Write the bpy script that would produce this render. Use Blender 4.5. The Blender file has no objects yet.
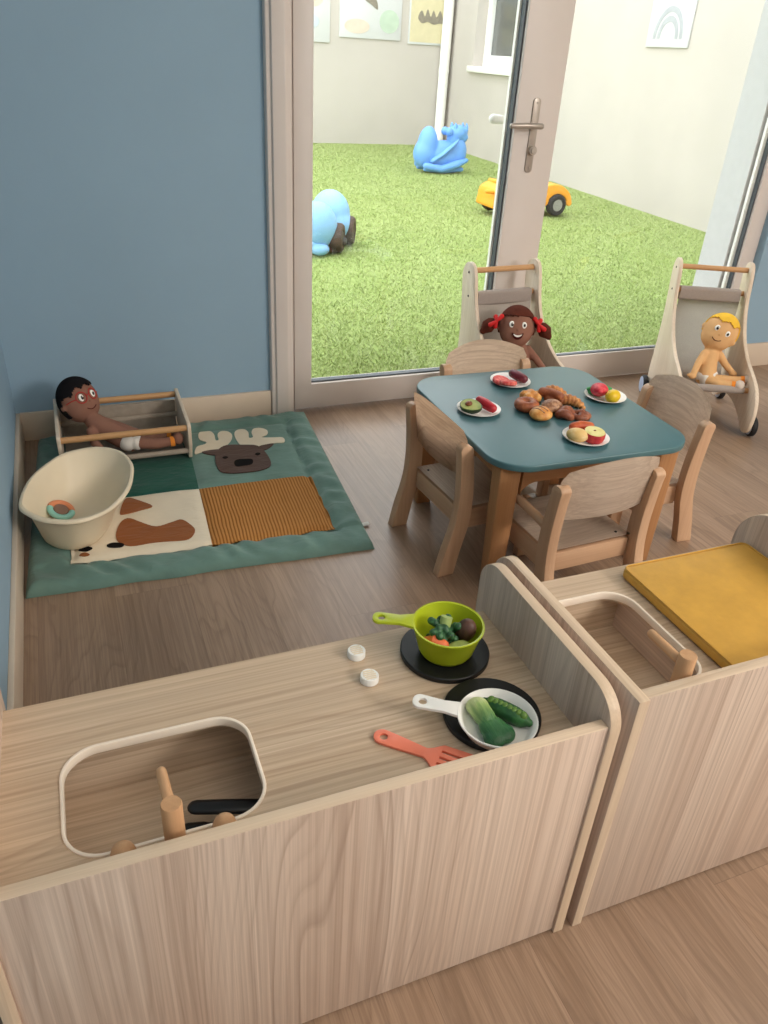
import bpy, bmesh, math, random
import numpy as np
from mathutils import Vector, Matrix, Quaternion

random.seed(7)
PI = math.pi
scene = bpy.context.scene
COL = scene.collection

# ------------------------------------------------------------------ colour + materials
def lin(c):
    c = c / 255.0
    return c / 12.92 if c <= 0.04045 else ((c + 0.055) / 1.055) ** 2.4

def rgb(r, g, b):
    return (lin(r), lin(g), lin(b), 1.0)

class NT:
    def __init__(self, name):
        self.m = bpy.data.materials.new(name)
        self.m.use_nodes = True
        self.t = self.m.node_tree
        self.b = self.t.nodes['Principled BSDF']
        self.out = self.t.nodes['Material Output']
    def n(self, typ, **kw):
        nd = self.t.nodes.new(typ)
        for k, v in kw.items():
            setattr(nd, k, v)
        return nd
    def l(self, a, b):
        self.t.links.new(a, b)
    def math(self, op, a, b=None):
        nd = self.n('ShaderNodeMath', operation=op)
        for i, x in enumerate((a, b)):
            if x is None: continue
            if isinstance(x, (int, float)): nd.inputs[i].default_value = x
            else: self.l(x, nd.inputs[i])
        return nd.outputs[0]
    def mix(self, fac, a, b, blend='MIX'):
        nd = self.n('ShaderNodeMix', data_type='RGBA', blend_type=blend)
        if isinstance(fac, (int, float)): nd.inputs[0].default_value = fac
        else: self.l(fac, nd.inputs[0])
        for i, x in ((6, a), (7, b)):
            if isinstance(x, tuple): nd.inputs[i].default_value = x
            else: self.l(x, nd.inputs[i])
        return nd.outputs[2]
    def ramp(self, fac, stops):
        nd = self.n('ShaderNodeValToRGB')
        cr = nd.color_ramp
        while len(cr.elements) < len(stops): cr.elements.new(0.5)
        for e, (p, c) in zip(cr.elements, stops):
            e.position = p; e.color = c
        self.l(fac, nd.inputs[0])
        return nd.outputs[0]
    def noise(self, vec, scale, detail=4, rough=0.6, dist=0.0):
        nd = self.n('ShaderNodeTexNoise')
        nd.inputs['Scale'].default_value = scale
        nd.inputs['Detail'].default_value = detail
        nd.inputs['Roughness'].default_value = rough
        nd.inputs['Distortion'].default_value = dist
        if vec is not None: self.l(vec, nd.inputs['Vector'])
        return nd.outputs[0]
    def mapping(self, vec, scale=(1, 1, 1), loc=(0, 0, 0)):
        nd = self.n('ShaderNodeMapping')
        nd.inputs['Scale'].default_value = scale
        nd.inputs['Location'].default_value = loc
        self.l(vec, nd.inputs['Vector'])
        return nd.outputs[0]
    def obj(self):
        return self.n('ShaderNodeTexCoord').outputs['Object']
    def bump(self, h, strength=0.2, dist=0.002):
        nd = self.n('ShaderNodeBump')
        nd.inputs['Strength'].default_value = strength
        nd.inputs['Distance'].default_value = dist
        self.l(h, nd.inputs['Height'])
        self.l(nd.outputs[0], self.b.inputs['Normal'])

def plain(name, c, rough=0.5, spec=0.5, noise=0.06, scale=14.0, bump=0.0, bscale=200.0, metal=0.0, coat=0.0):
    k = NT(name)
    o = k.obj()
    f = k.noise(o, scale, 3)
    d = tuple(max(0, v * (1 - noise * 2)) for v in c[:3]) + (1,)
    u = tuple(min(1, v * (1 + noise)) for v in c[:3]) + (1,)
    k.l(k.ramp(f, [(0.3, d), (0.7, u)]), k.b.inputs['Base Color'])
    k.b.inputs['Roughness'].default_value = rough
    k.b.inputs['Specular IOR Level'].default_value = spec
    k.b.inputs['Metallic'].default_value = metal
    k.b.inputs['Coat Weight'].default_value = coat
    if bump: k.bump(k.noise(o, bscale, 2), bump, 0.001)
    return k.m

def wood(name, axis, light, mid, dark, freq=1.0, rough=0.5, contrast=1.0, cath=0.5):
    """long straight grain along axis, dark streaks and some cathedral figure"""
    k = NT(name)
    o = k.obj()
    rnd = k.n('ShaderNodeObjectInfo').outputs['Random']
    off = k.n('ShaderNodeCombineXYZ')
    k.l(k.math('MULTIPLY', rnd, 3.7), off.inputs[0]); k.l(k.math('MULTIPLY', rnd, 5.1), off.inputs[1]); k.l(k.math('MULTIPLY', rnd, 2.3), off.inputs[2])
    add = k.n('ShaderNodeVectorMath', operation='ADD')
    k.l(o, add.inputs[0]); k.l(off.outputs[0], add.inputs[1])
    v = add.outputs[0]
    i = 'xyz'.index(axis)
    def sc(al, ac):
        s = [ac * freq] * 3; s[i] = al * freq; return tuple(s)
    # growth rings: parallel lines across the grain, bent by a long stretched noise into cathedral figure
    sp = k.n('ShaderNodeSeparateXYZ'); k.l(v, sp.inputs[0])
    oth = [sp.outputs[q] for q in range(3) if q != i]
    acr = k.math('ADD', oth[0], k.math('MULTIPLY', oth[1], 0.8))
    warp = k.noise(k.mapping(v, sc(0.9, 5.5)), 1.0, 2, 0.45)
    ph = k.math('ADD', k.math('MULTIPLY', acr, 62.0 * freq), k.math('MULTIPLY', warp, 17.0))
    saw = k.math('FRACT', ph)
    late = k.ramp(saw, [(0.0, (.25, .25, .25, 1)), (0.12, (0, 0, 0, 1)), (0.55, (.12, .12, .12, 1)), (0.90, (1, 1, 1, 1)), (1.0, (.3, .3, .3, 1))])
    ring_id = k.n('ShaderNodeTexWhiteNoise', noise_dimensions='1D'); k.l(k.math('FLOOR', ph), ring_id.inputs['W'])
    broad = k.noise(k.mapping(v, sc(0.22, 11)), 1.0, 3, 0.55)
    fine = k.noise(k.mapping(v, sc(1.7, 330)), 1.0, 3, 0.65)
    mid_l = k.noise(k.mapping(v, sc(0.5, 95)), 1.0, 3, 0.65)
    c1 = k.ramp(broad, [(0.36, mid), (0.62, light)])
    lw = k.math('MULTIPLY', late, k.math('ADD', k.math('MULTIPLY', ring_id.outputs[0], 0.8), 0.25))
    patchy = k.ramp(k.noise(k.mapping(v, sc(0.35, 6)), 1.0, 2, .5), [(0.38, (.25, .25, .25, 1)), (0.62, (1.25, 1.25, 1.25, 1))])
    c2 = k.mix(k.math('MULTIPLY', k.math('MULTIPLY', lw, patchy), cath * contrast), c1, dark)
    c2b = k.mix(k.math('MULTIPLY', k.ramp(mid_l, [(0.40, (1, 1, 1, 1)), (0.56, (0, 0, 0, 1))]), 0.30 * contrast), c2, dark)
    c3 = k.mix(k.math('MULTIPLY', k.ramp(fine, [(0.40, (1, 1, 1, 1)), (0.58, (0, 0, 0, 1))]), 0.22 * contrast), c2b, dark)
    k.l(c3, k.b.inputs['Base Color'])
    k.b.inputs['Roughness'].default_value = rough
    k.b.inputs['Specular IOR Level'].default_value = 0.35
    k.bump(fine, 0.06, 0.001)
    return k.m

M = {}
for ax in 'xyz':
    if ax == 'x': M['ash_' + ax] = wood('ash_laminate_' + ax, ax, rgb(216, 194, 168), rgb(202, 177, 149), rgb(146, 118, 94), 1.0, 0.46, 1.0, .42)
    else: M['ash_' + ax] = wood('ash_laminate_' + ax, ax, rgb(220, 199, 181), rgb(207, 183, 164), rgb(148, 122, 105), 1.0, 0.48, 1.0, .42)
    M['ply_' + ax] = wood('pale_plywood_' + ax, ax, rgb(234, 216, 198), rgb(222, 202, 182), rgb(172, 146, 124), 1.2, 0.42, 0.8)
    M['beech_' + ax] = wood('beech_' + ax, ax, rgb(206, 170, 138), rgb(194, 156, 124), rgb(164, 124, 94), 1.2, 0.45, 0.55, 0.2)
    M['tbeech_' + ax] = wood('table_beech_' + ax, ax, rgb(178, 130, 88), rgb(166, 119, 78), rgb(138, 94, 60), 1.2, 0.45, 0.55, 0.2)
    M['birch_' + ax] = wood('birch_' + ax, ax, rgb(228, 212, 192), rgb(218, 200, 178), rgb(190, 168, 144), 1.2, 0.45, 0.6)
for nm, ax in (('edge', 'y'), ('edge_z', 'z'), ('edge_x', 'x')):
    M[nm] = wood('edge_banding_' + ax, ax, rgb(224, 202, 176), rgb(214, 190, 162), rgb(178, 150, 124), 1.0, 0.45, 0.7)

def floor_mat():
    k = NT('oak_vinyl_planks')
    o = k.obj()
    sep = k.n('ShaderNodeSeparateXYZ'); k.l(o, sep.inputs[0])
    W, L = 0.185, 1.22
    row = k.math('FLOOR', k.math('DIVIDE', sep.outputs[0], W))
    wn = k.n('ShaderNodeTexWhiteNoise', noise_dimensions='1D'); k.l(row, wn.inputs['W'])
    yy = k.math('ADD', k.math('DIVIDE', sep.outputs[1], L), wn.outputs[0])
    seg = k.math('FLOOR', yy)
    wn2 = k.n('ShaderNodeTexWhiteNoise', noise_dimensions='2D')
    cv = k.n('ShaderNodeCombineXYZ'); k.l(row, cv.inputs[0]); k.l(seg, cv.inputs[1]); k.l(cv.outputs[0], wn2.inputs['Vector'])
    pid = wn2.outputs[0]
    offs = k.n('ShaderNodeCombineXYZ')
    k.l(k.math('MULTIPLY', pid, 9.0), offs.inputs[0]); k.l(k.math('MULTIPLY', pid, 23.0), offs.inputs[1]); k.l(k.math('MULTIPLY', pid, 5.0), offs.inputs[2])
    add = k.n('ShaderNodeVectorMath', operation='ADD'); k.l(o, add.inputs[0]); k.l(offs.outputs[0], add.inputs[1])
    v = add.outputs[0]
    sv = k.n('ShaderNodeSeparateXYZ'); k.l(v, sv.inputs[0])
    warp = k.noise(k.mapping(v, (5.5, 1.5, 1)), 1.0, 3, 0.5)
    ph = k.math('ADD', k.math('MULTIPLY', sv.outputs[0], 38.0), k.math('MULTIPLY', warp, 15.0))
    saw = k.math('FRACT', ph)
    late = k.ramp(saw, [(0.0, (.3, .3, .3, 1)), (0.15, (0, 0, 0, 1)), (0.55, (.15, .15, .15, 1)), (0.88, (1, 1, 1, 1)), (1.0, (.35, .35, .35, 1))])
    ring_id = k.n('ShaderNodeTexWhiteNoise', noise_dimensions='1D'); k.l(k.math('FLOOR', ph), ring_id.inputs['W'])
    broad = k.noise(k.mapping(v, (9, 0.8, 1)), 1.0, 3, 0.55)
    fine = k.noise(k.mapping(v, (330, 5, 1)), 1.0, 3, 0.7)
    mid_l = k.noise(k.mapping(v, (90, 1.4, 1)), 1.0, 3, 0.65)
    light, mid, dark = rgb(168, 141, 118), rgb(150, 123, 100), rgb(104, 81, 64)
    c1 = k.ramp(broad, [(0.34, mid), (0.64, light)])
    lw = k.math('MULTIPLY', late, k.math('ADD', k.math('MULTIPLY', ring_id.outputs[0], 0.7), 0.2))
    c2 = k.mix(k.math('MULTIPLY', lw, 0.42), c1, dark)
    c2 = k.mix(k.math('MULTIPLY', k.ramp(mid_l, [(0.40, (1, 1, 1, 1)), (0.56, (0, 0, 0, 1))]), 0.25), c2, dark)
    c3 = k.mix(k.math('MULTIPLY', k.ramp(fine, [(0.40, (1, 1, 1, 1)), (0.60, (0, 0, 0, 1))]), 0.26), c2, dark)
    tint = k.ramp(pid, [(0.0, (0.90, 0.90, 0.90, 1)), (1.0, (1.08, 1.07, 1.06, 1))])
    c4 = k.mix(1.0, c3, tint, 'MULTIPLY')
    fx = k.math('FRACT', k.math('DIVIDE', sep.outputs[0], W))
    fy = k.math('FRACT', yy)
    sx = k.math('LESS_THAN', fx, 0.008); sy = k.math('LESS_THAN', fy, 0.0013)
    c5 = k.mix(k.math('MULTIPLY', k.math('MAXIMUM', sx, sy), 0.30), c4, rgb(84, 66, 52))
    k.l(c5, k.b.inputs['Base Color'])
    k.l(k.math('ADD', k.math('MULTIPLY', broad, 0.12), 0.30), k.b.inputs['Roughness'])
    k.b.inputs['Specular IOR Level'].default_value = 0.45
    k.bump(fine, 0.05, 0.001)
    return k.m
M['floor'] = floor_mat()

def grass_mat():
    k = NT('artificial_grass')
    o = k.obj()
    a = k.noise(o, 1.3, 3); b = k.noise(o, 60, 3, 0.7); c = k.noise(o, 240, 2, 0.8)
    c1 = k.ramp(b, [(0.3, rgb(130, 146, 82)), (0.7, rgb(160, 174, 106))])
    c2 = k.mix(k.math('MULTIPLY', c, 0.4), c1, rgb(156, 174, 108))
    c3 = k.mix(k.math('MULTIPLY', k.ramp(a, [(0.4, (0, 0, 0, 1)), (0.7, (1, 1, 1, 1))]), 0.3), c2, rgb(120, 148, 62))
    k.l(c3, k.b.inputs['Base Color'])
    k.b.inputs['Roughness'].default_value = 0.85
    k.b.inputs['Specular IOR Level'].default_value = 0.15
    k.bump(c, 0.5, 0.01)
    return k.m
M['grass'] = grass_mat()
def blade_mat():
    k = NT('grass_blades')
    o = k.obj()
    c1 = k.ramp(k.noise(o, 90, 2, 0.7), [(0.3, rgb(136, 152, 84)), (0.5, rgb(160, 174, 108)), (0.72, rgb(188, 196, 146))])
    k.l(c1, k.b.inputs['Base Color'])
    k.b.inputs['Roughness'].default_value = 0.6
    k.b.inputs['Specular IOR Level'].default_value = 0.3
    return k.m
M['blade'] = blade_mat()

M['wall_blue'] = plain('blue_wall_paint', rgb(146, 173, 192), 0.7, 0.25, 0.015, 3, 0.05, 300)
M['wall_room'] = plain('pale_room_paint', rgb(222, 218, 210), 0.8, 0.2, 0.01, 3)
M['ceiling'] = plain('white_ceiling_paint', rgb(236, 234, 230), 0.85, 0.2, 0.01, 3)
M['baseboard'] = plain('beige_baseboard', rgb(212, 194, 174), 0.45, 0.4, 0.02, 5)
M['frame'] = plain('white_door_frame', rgb(214, 204, 197), 0.35, 0.45, 0.01, 4)
M['gasket'] = plain('black_gasket', rgb(82, 88, 93), 0.5, 0.4, 0.02)
M['metal'] = plain('satin_handle_metal', rgb(176, 166, 156), 0.38, 0.5, 0.02, 20, metal=0.5)
M['render_wall'] = plain('cream_outside_render', rgb(192, 184, 176), 0.9, 0.15, 0.03, 1.2, 0.08, 120)
M['plaster'] = plain('rough_white_plaster', rgb(204, 203, 203), 0.9, 0.15, 0.02, 30, 0.6, 110)
M['white'] = plain('white_plastic', rgb(238, 236, 230), 0.35, 0.5, 0.01, 8)
M['cream'] = plain('cream_plastic', rgb(232, 216, 190), 0.38, 0.45, 0.02, 8)
M['bath'] = plain('cream_bath_plastic', rgb(232, 216, 188), 0.4, 0.45, 0.02, 6)
M['rim'] = plain('cream_sink_rim', rgb(244, 230, 212), 0.4, 0.4, 0.02, 8)
M['black'] = plain('black_melamine', rgb(22, 22, 23), 0.42, 0.4, 0.05, 20)
M['blackp'] = plain('black_utensil_plastic', rgb(18, 18, 20), 0.35, 0.5, 0.05, 20)
M['lime'] = plain('lime_green_plastic', rgb(176, 190, 32), 0.38, 0.5, 0.03, 8)
M['coral'] = plain('coral_orange_plastic', rgb(240, 132, 104), 0.42, 0.5, 0.04, 20)
M['teal'] = plain('teal_tabletop', rgb(72, 110, 116), 0.36, 0.5, 0.02, 6)
M['teal_edge'] = M['teal']
M['mustard'] = plain('mustard_vinyl', rgb(207, 158, 66), 0.45, 0.45, 0.05, 25, 0.25, 160)
M['plate'] = plain('white_toy_plate', rgb(238, 234, 228), 0.3, 0.5, 0.01, 10)
def sheer(name, c, amt):
    k = NT(name)
    o = k.obj()
    f = k.noise(o, 500, 2)
    d = tuple(v * .86 for v in c[:3]) + (1,)
    col = k.ramp(f, [(0.35, d), (0.65, c)])
    k.l(col, k.b.inputs['Base Color']); k.b.inputs['Roughness'].default_value = 0.9; k.b.inputs['Specular IOR Level'].default_value = .1
    tl = k.n('ShaderNodeBsdfTranslucent'); k.l(col, tl.inputs[0])
    mx = k.n('ShaderNodeMixShader'); mx.inputs[0].default_value = amt
    k.l(k.b.outputs[0], mx.inputs[1]); k.l(tl.outputs[0], mx.inputs[2]); k.l(mx.outputs[0], k.out.inputs['Surface'])
    return k.m
M['fabric'] = sheer('grey_mesh_fabric', rgb(214, 206, 198), .5)
M['fabric_d'] = sheer('taupe_fabric', rgb(186, 174, 166), .25)
M['cradle_f'] = plain('cradle_grey_fabric', rgb(164, 152, 138), 0.9, 0.1, 0.06, 40, 0.3, 500)
M['tyre'] = plain('black_rubber_tyre', rgb(34, 34, 36), 0.6, 0.3, 0.05, 20)
M['wheel_disc'] = plain('pale_blue_wheel_disc', rgb(176, 190, 214), 0.4, 0.4, 0.03, 15)
M['screw'] = plain('dark_screw_cap', rgb(46, 36, 30), 0.4, 0.5, 0.02)
M['toy_blue'] = plain('blue_moulded_plastic', rgb(106, 160, 226), 0.45, 0.45, 0.03, 3)
M['toy_pale'] = plain('pale_blue_moulded_plastic', rgb(136, 184, 228), 0.45, 0.45, 0.03, 3)
M['toy_orange'] = plain('orange_moulded_plastic', rgb(244, 160, 40), 0.42, 0.45, 0.03, 4)
M['toy_dark'] = plain('dark_axle_plastic', rgb(70, 64, 62), 0.6, 0.3, 0.05, 10)
M['hub'] = plain('grey_hubcap', rgb(150, 146, 140), 0.5, 0.4, 0.05, 15)
M['dirt_wheel'] = plain('brown_black_wheel', rgb(84, 68, 60), 0.7, 0.3, 0.2, 20)
M['glass_dark'] = plain('dark_window_glass', rgb(96, 98, 96), 0.15, 0.6, 0.1, 1.5)

def glass_mat():
    k = NT('clear_pane')
    k.t.nodes.remove(k.b)
    tr = k.n('ShaderNodeBsdfTransparent'); tr.inputs[0].default_value = (0.96, 0.97, 0.965, 1)
    gl = k.n('ShaderNodeBsdfGlossy'); gl.inputs['Roughness'].default_value = 0.02
    fr = k.n('ShaderNodeFresnel')
    bf = k.n('ShaderNodeNewGeometry').outputs['Backfacing']      # same reflectance on both faces of the thin pane
    k.l(k.math('SUBTRACT', 1.45, k.math('MULTIPLY', bf, 1.45 - 1 / 1.45)), fr.inputs['IOR'])
    # small procedural smears keep the node tree a real material
    o = k.n('ShaderNodeTexCoord').outputs['Object']
    sm = k.noise(o, 2.0, 3)
    f = k.math('ADD', fr.outputs[0], k.math('MULTIPLY', sm, 0.015))
    mx = k.n('ShaderNodeMixShader')
    k.l(f, mx.inputs[0]); k.l(tr.outputs[0], mx.inputs[1]); k.l(gl.outputs[0], mx.inputs[2])
    k.l(mx.outputs[0], k.out.inputs['Surface'])
    return k.m
M['glass'] = glass_mat()

def cord_mat():
    k = NT('rust_corduroy')
    o = k.obj()
    s = k.n('ShaderNodeSeparateXYZ'); k.l(o, s.inputs[0])
    w = k.noise(o, 7, 2)
    ph = k.math('ADD', k.math('ADD', k.math('MULTIPLY', s.outputs[0], 100), k.math('MULTIPLY', s.outputs[1], -6)), k.math('MULTIPLY', w, 1.2))
    r = k.math('ABSOLUTE', k.math('SINE', k.math('MULTIPLY', ph, PI)))
    c = k.ramp(r, [(0.05, rgb(126, 80, 38)), (0.45, rgb(170, 114, 60)), (1.0, rgb(194, 138, 80))])
    c2 = k.mix(k.math('MULTIPLY', k.noise(o, 30, 3), 0.25), c, rgb(130, 78, 32))
    k.l(c2, k.b.inputs['Base Color'])
    k.b.inputs['Roughness'].default_value = 0.95
    k.b.inputs['Specular IOR Level'].default_value = 0.1
    k.bump(r, 0.45, 0.003)
    return k.m
M['cord'] = cord_mat()

def cloth(name, c, n=0.08):
    k = NT(name)
    o = k.obj()
    big = k.noise(o, 9, 3)
    wr = k.noise(k.mapping(o, (14, 34, 14)), 1.0, 3, 0.55, 0.6)
    d = tuple(v * (1 - n * 2) for v in c[:3]) + (1,)
    u = tuple(min(1, v * (1 + n)) for v in c[:3]) + (1,)
    k.l(k.ramp(big, [(0.3, d), (0.7, u)]), k.b.inputs['Base Color'])
    k.b.inputs['Roughness'].default_value = 0.8
    k.b.inputs['Specular IOR Level'].default_value = 0.2
    k.b.inputs['Sheen Weight'].default_value = 0.15
    k.bump(wr, 0.35, 0.012)
    return k.m
M['mat_green'] = cloth('sage_green_cotton', rgb(106, 136, 126))
M['mat_dark'] = cloth('dark_green_velvet', rgb(22, 82, 68))
M['mat_cream'] = cloth('cream_cotton', rgb(226, 212, 188), 0.03)
M['mat_brown'] = cloth('dark_brown_felt', rgb(84, 60, 50), 0.04)
M['mat_rust'] = cloth('rust_brown_velour', rgb(144, 82, 34), 0.05)
M['felt_black'] = plain('black_felt', rgb(24, 21, 20), 0.9, 0.1, 0.03)

def speckle(name, base, spots, scale, lo=0.55, rough=0.5):
    k = NT(name)
    o = k.obj()
    f = k.noise(o, scale, 3, 0.6)
    k.l(k.ramp(f, [(lo - 0.12, base), (lo + 0.08, spots)]), k.b.inputs['Base Color'])
    k.b.inputs['Roughness'].default_value = rough
    return k.m
M['bread1'] = speckle('golden_bread', rgb(206, 134, 62), rgb(232, 176, 100), 45)
M['bread2'] = speckle('brown_bread', rgb(140, 74, 44), rgb(178, 104, 62), 40)
M['bread3'] = speckle('wholemeal_bread', rgb(140, 92, 64), rgb(196, 152, 116), 70)
M['bread4'] = speckle('glazed_croissant', rgb(150, 84, 44), rgb(216, 150, 84), 35)
M['bread5'] = speckle('pretzel_brown', rgb(124, 66, 42), rgb(170, 104, 72), 30)
M['avo_skin'] = speckle('avocado_skin', rgb(34, 54, 28), rgb(54, 78, 40), 60)
M['avo_flesh'] = speckle('avocado_flesh', rgb(172, 178, 96), rgb(120, 148, 62), 22)
M['avo_pit'] = plain('avocado_pit', rgb(128, 74, 44), 0.4)
M['red'] = plain('red_toy_food', rgb(190, 38, 48), 0.35, 0.5, 0.1, 30)
M['pink'] = speckle('tomato_slice_red', rgb(210, 64, 62), rgb(236, 132, 116), 60)
M['plum'] = plain('plum_sausage', rgb(112, 40, 52), 0.35, 0.5, 0.1, 30)
M['straw'] = speckle('strawberry_red', rgb(206, 40, 62), rgb(232, 92, 96), 50)
M['yellow'] = plain('lemon_yellow', rgb(236, 196, 30), 0.4, 0.5, 0.06, 30, 0.3, 120)
M['leaf'] = plain('leaf_green', rgb(70, 160, 90), 0.5, 0.4, 0.1, 40)
M['sausage'] = speckle('orange_brown_sausage', rgb(186, 78, 36), rgb(210, 110, 56), 40)
M['potato'] = speckle('potato_beige', rgb(228, 190, 120), rgb(238, 208, 152), 40)
M['apple_skin'] = speckle('apple_red_skin', rgb(176, 36, 50), rgb(206, 70, 62), 40)
M['apple_flesh'] = speckle('apple_flesh', rgb(232, 222, 150), rgb(216, 206, 120), 40)
M['brocc'] = speckle('broccoli_green', rgb(34, 76, 46), rgb(66, 112, 70), 160)
M['brocc_s'] = plain('broccoli_stalk', rgb(168, 186, 110), 0.5)
M['carrot'] = plain('carrot_orange', rgb(236, 118, 70), 0.45, 0.5, 0.06, 30)
M['aubergine'] = speckle('brown_potato_skin', rgb(74, 46, 38), rgb(104, 70, 56), 50)
M['cuke'] = speckle('pale_cucumber', rgb(150, 168, 84), rgb(178, 190, 112), 60)
M['pod'] = speckle('pod_green', rgb(26, 74, 34), rgb(48, 104, 48), 50)
M['pea'] = plain('pea_green', rgb(92, 128, 50), 0.5, 0.5, 0.08, 60)

def bok_mat():
    k = NT('pak_choi')
    o = k.obj()
    s = k.n('ShaderNodeSeparateXYZ'); k.l(o, s.inputs[0])
    st = k.noise(k.mapping(o, (260, 26, 200)), 1.0, 3)
    g = k.ramp(k.math('ADD', k.math('ADD', k.math('MULTIPLY', s.outputs[1], 17.0), 0.14), k.math('MULTIPLY', st, 0.5)),
               [(0.0, rgb(34, 86, 48)), (0.35, rgb(62, 112, 62)), (0.75, rgb(150, 176, 104)), (1.0, rgb(206, 214, 150))])
    k.l(g, k.b.inputs['Base Color']); k.b.inputs['Roughness'].default_value = 0.45
    k.bump(st, 0.5, 0.003)
    return k.m
M['bok'] = bok_mat()

M['skin_brown'] = plain('brown_doll_cloth', rgb(142, 102, 86), 0.8, 0.15, 0.03, 20, 0.15, 600)
M['skin_mid'] = plain('warm_brown_doll_cloth', rgb(144, 102, 86), 0.8, 0.15, 0.03, 20, 0.15, 600)
M['skin_light'] = plain('tan_doll_cloth', rgb(222, 176, 124), 0.8, 0.15, 0.03, 20, 0.15, 600)
M['hair_black'] = plain('black_felt_hair', rgb(26, 24, 26), 0.9, 0.1, 0.05, 40)
M['hair_auburn'] = plain('auburn_felt_hair', rgb(88, 42, 30), 0.85, 0.15, 0.08, 40)
M['hair_blond'] = plain('yellow_felt_hair', rgb(238, 190, 66), 0.85, 0.15, 0.05, 40)
M['ribbon'] = plain('red_ribbon', rgb(206, 36, 36), 0.6, 0.3, 0.05, 30)
M['eye_w'] = plain('eye_white', rgb(244, 242, 236), 0.5, 0.3, 0.0)
M['eye_b'] = plain('eye_black', rgb(22, 16, 16), 0.3, 0.5, 0.0)
M['lip'] = plain('mouth_thread', rgb(88, 34, 30), 0.7, 0.2, 0.0)
M['mouth_red'] = plain('open_mouth_felt', rgb(70, 18, 18), 0.8, 0.2, 0.0)
M['specs'] = plain('red_glasses_print', rgb(176, 40, 40), 0.6, 0.3, 0.0)
M['nappy'] = plain('white_cloth_nappy', rgb(232, 226, 218), 0.9, 0.1, 0.03, 30)
M['sock_o'] = plain('orange_sock_band', rgb(232, 140, 56), 0.8, 0.1, 0.03)
M['sock_g'] = plain('grey_soft_shoe', rgb(206, 192, 180), 0.85, 0.1, 0.03)
M['ring_t'] = plain('ring_mint', rgb(150, 206, 190), 0.45, 0.4, 0.02)
M['ring_o'] = plain('ring_orange', rgb(226, 140, 96), 0.45, 0.4, 0.02)
M['ring_b'] = plain('ring_brown', rgb(138, 104, 84), 0.45, 0.4, 0.02)
M['peg'] = wood('turned_beech_peg', 'z', rgb(206, 164, 124), rgb(192, 148, 108), rgb(164, 120, 84), 1.5, 0.5, 0.5, 0.2)
M['peg_y'] = wood('turned_beech_spout', 'y', rgb(206, 164, 124), rgb(192, 148, 108), rgb(164, 120, 84), 1.5, 0.5, 0.5, 0.2)
M['rod'] = wood('beech_rod', 'x', rgb(206, 160, 112), rgb(192, 144, 98), rgb(166, 120, 78), 1.2, 0.45, 0.5, 0.2)
M['paper'] = plain('reflected_white_paper', rgb(204, 204, 204), 0.9, 0.1, 0.01, 6)  # this and the washes below colour the artwork reflected in the panes
M['reflected_y'] = plain('reflected_yellow_wash', rgb(209, 198, 163), 0.9, 0.1, 0.04, 8)
M['reflected_b'] = plain('reflected_blue_wash', rgb(188, 198, 204), 0.9, 0.1, 0.05, 8)
M['reflected_g'] = plain('reflected_green_wash', rgb(183, 198, 179), 0.9, 0.1, 0.05, 8)
M['reflected_p'] = plain('reflected_peach_wash', rgb(211, 195, 179), 0.9, 0.1, 0.05, 8)
M['reflected_k'] = plain('reflected_brush_paint', rgb(140, 132, 118), 0.9, 0.1, 0.1, 30)
M['reflected_r'] = plain('reflected_arch_paint', rgb(170, 172, 176), 0.9, 0.1, 0.05, 20)
M['tag'] = plain('white_cloth_tag', rgb(230, 226, 216), 0.9, 0.1, 0.02)

# ------------------------------------------------------------------ mesh helpers
def frame_from(d, hint=Vector((0, 0, 1))):
    d = d.normalized()
    if abs(d.dot(hint)) > 0.95: hint = Vector((1, 0, 0))
    a = hint.cross(d).normalized()
    return a, d.cross(a).normalized(), d

def rpoly(pts, rad, n=6):
    """rounded polygon; rad one number or one per corner"""
    N = len(pts); out = []
    if not isinstance(rad, (list, tuple)): rad = [rad] * N
    for i in range(N):
        p = Vector(pts[i]); a = Vector(pts[i - 1]); b = Vector(pts[(i + 1) % N])
        r = rad[i]
        if r <= 1e-5: out.append(tuple(p)); continue
        u = (a - p).normalized(); v = (b - p).normalized()
        ang = u.angle(v)
        t = min(r / math.tan(ang / 2), (a - p).length * .499, (b - p).length * .499)
        r2 = t * math.tan(ang / 2)
        c = p + (u + v).normalized() * (r2 / math.sin(ang / 2))
        s = p + u * t; e = p + v * t
        a0 = math.atan2(s.y - c.y, s.x - c.x); a1 = math.atan2(e.y - c.y, e.x - c.x)
        dlt = (a1 - a0 + PI) % (2 * PI) - PI
        for k in range(n + 1):
            q = a0 + dlt * k / n
            out.append((c.x + r2 * math.cos(q), c.y + r2 * math.sin(q)))
    return out

def smooth_closed(pts, n=6):
    """Catmull-Rom through closed 2D points"""
    N = len(pts); out = []
    for i in range(N):
        p0, p1, p2, p3 = (Vector(pts[(i + k - 1) % N]) for k in range(4))
        for j in range(n):
            t = j / n
            q = 0.5 * ((2 * p1) + (p2 - p0) * t + (2 * p0 - 5 * p1 + 4 * p2 - p3) * t * t + (3 * p1 - p0 - 3 * p2 + p3) * t ** 3)
            out.append(tuple(q))
    return out

def smooth_open(pts, n=6):
    P = [Vector(p) for p in pts]; out = []
    for i in range(len(P) - 1):
        p0 = P[max(i - 1, 0)]; p1 = P[i]; p2 = P[i + 1]; p3 = P[min(i + 2, len(P) - 1)]
        for j in range(n):
            t = j / n
            out.append(0.5 * ((2 * p1) + (p2 - p0) * t + (2 * p0 - 5 * p1 + 4 * p2 - p3) * t * t + (3 * p1 - p0 - 3 * p2 + p3) * t ** 3))
    out.append(P[-1])
    return out

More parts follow.
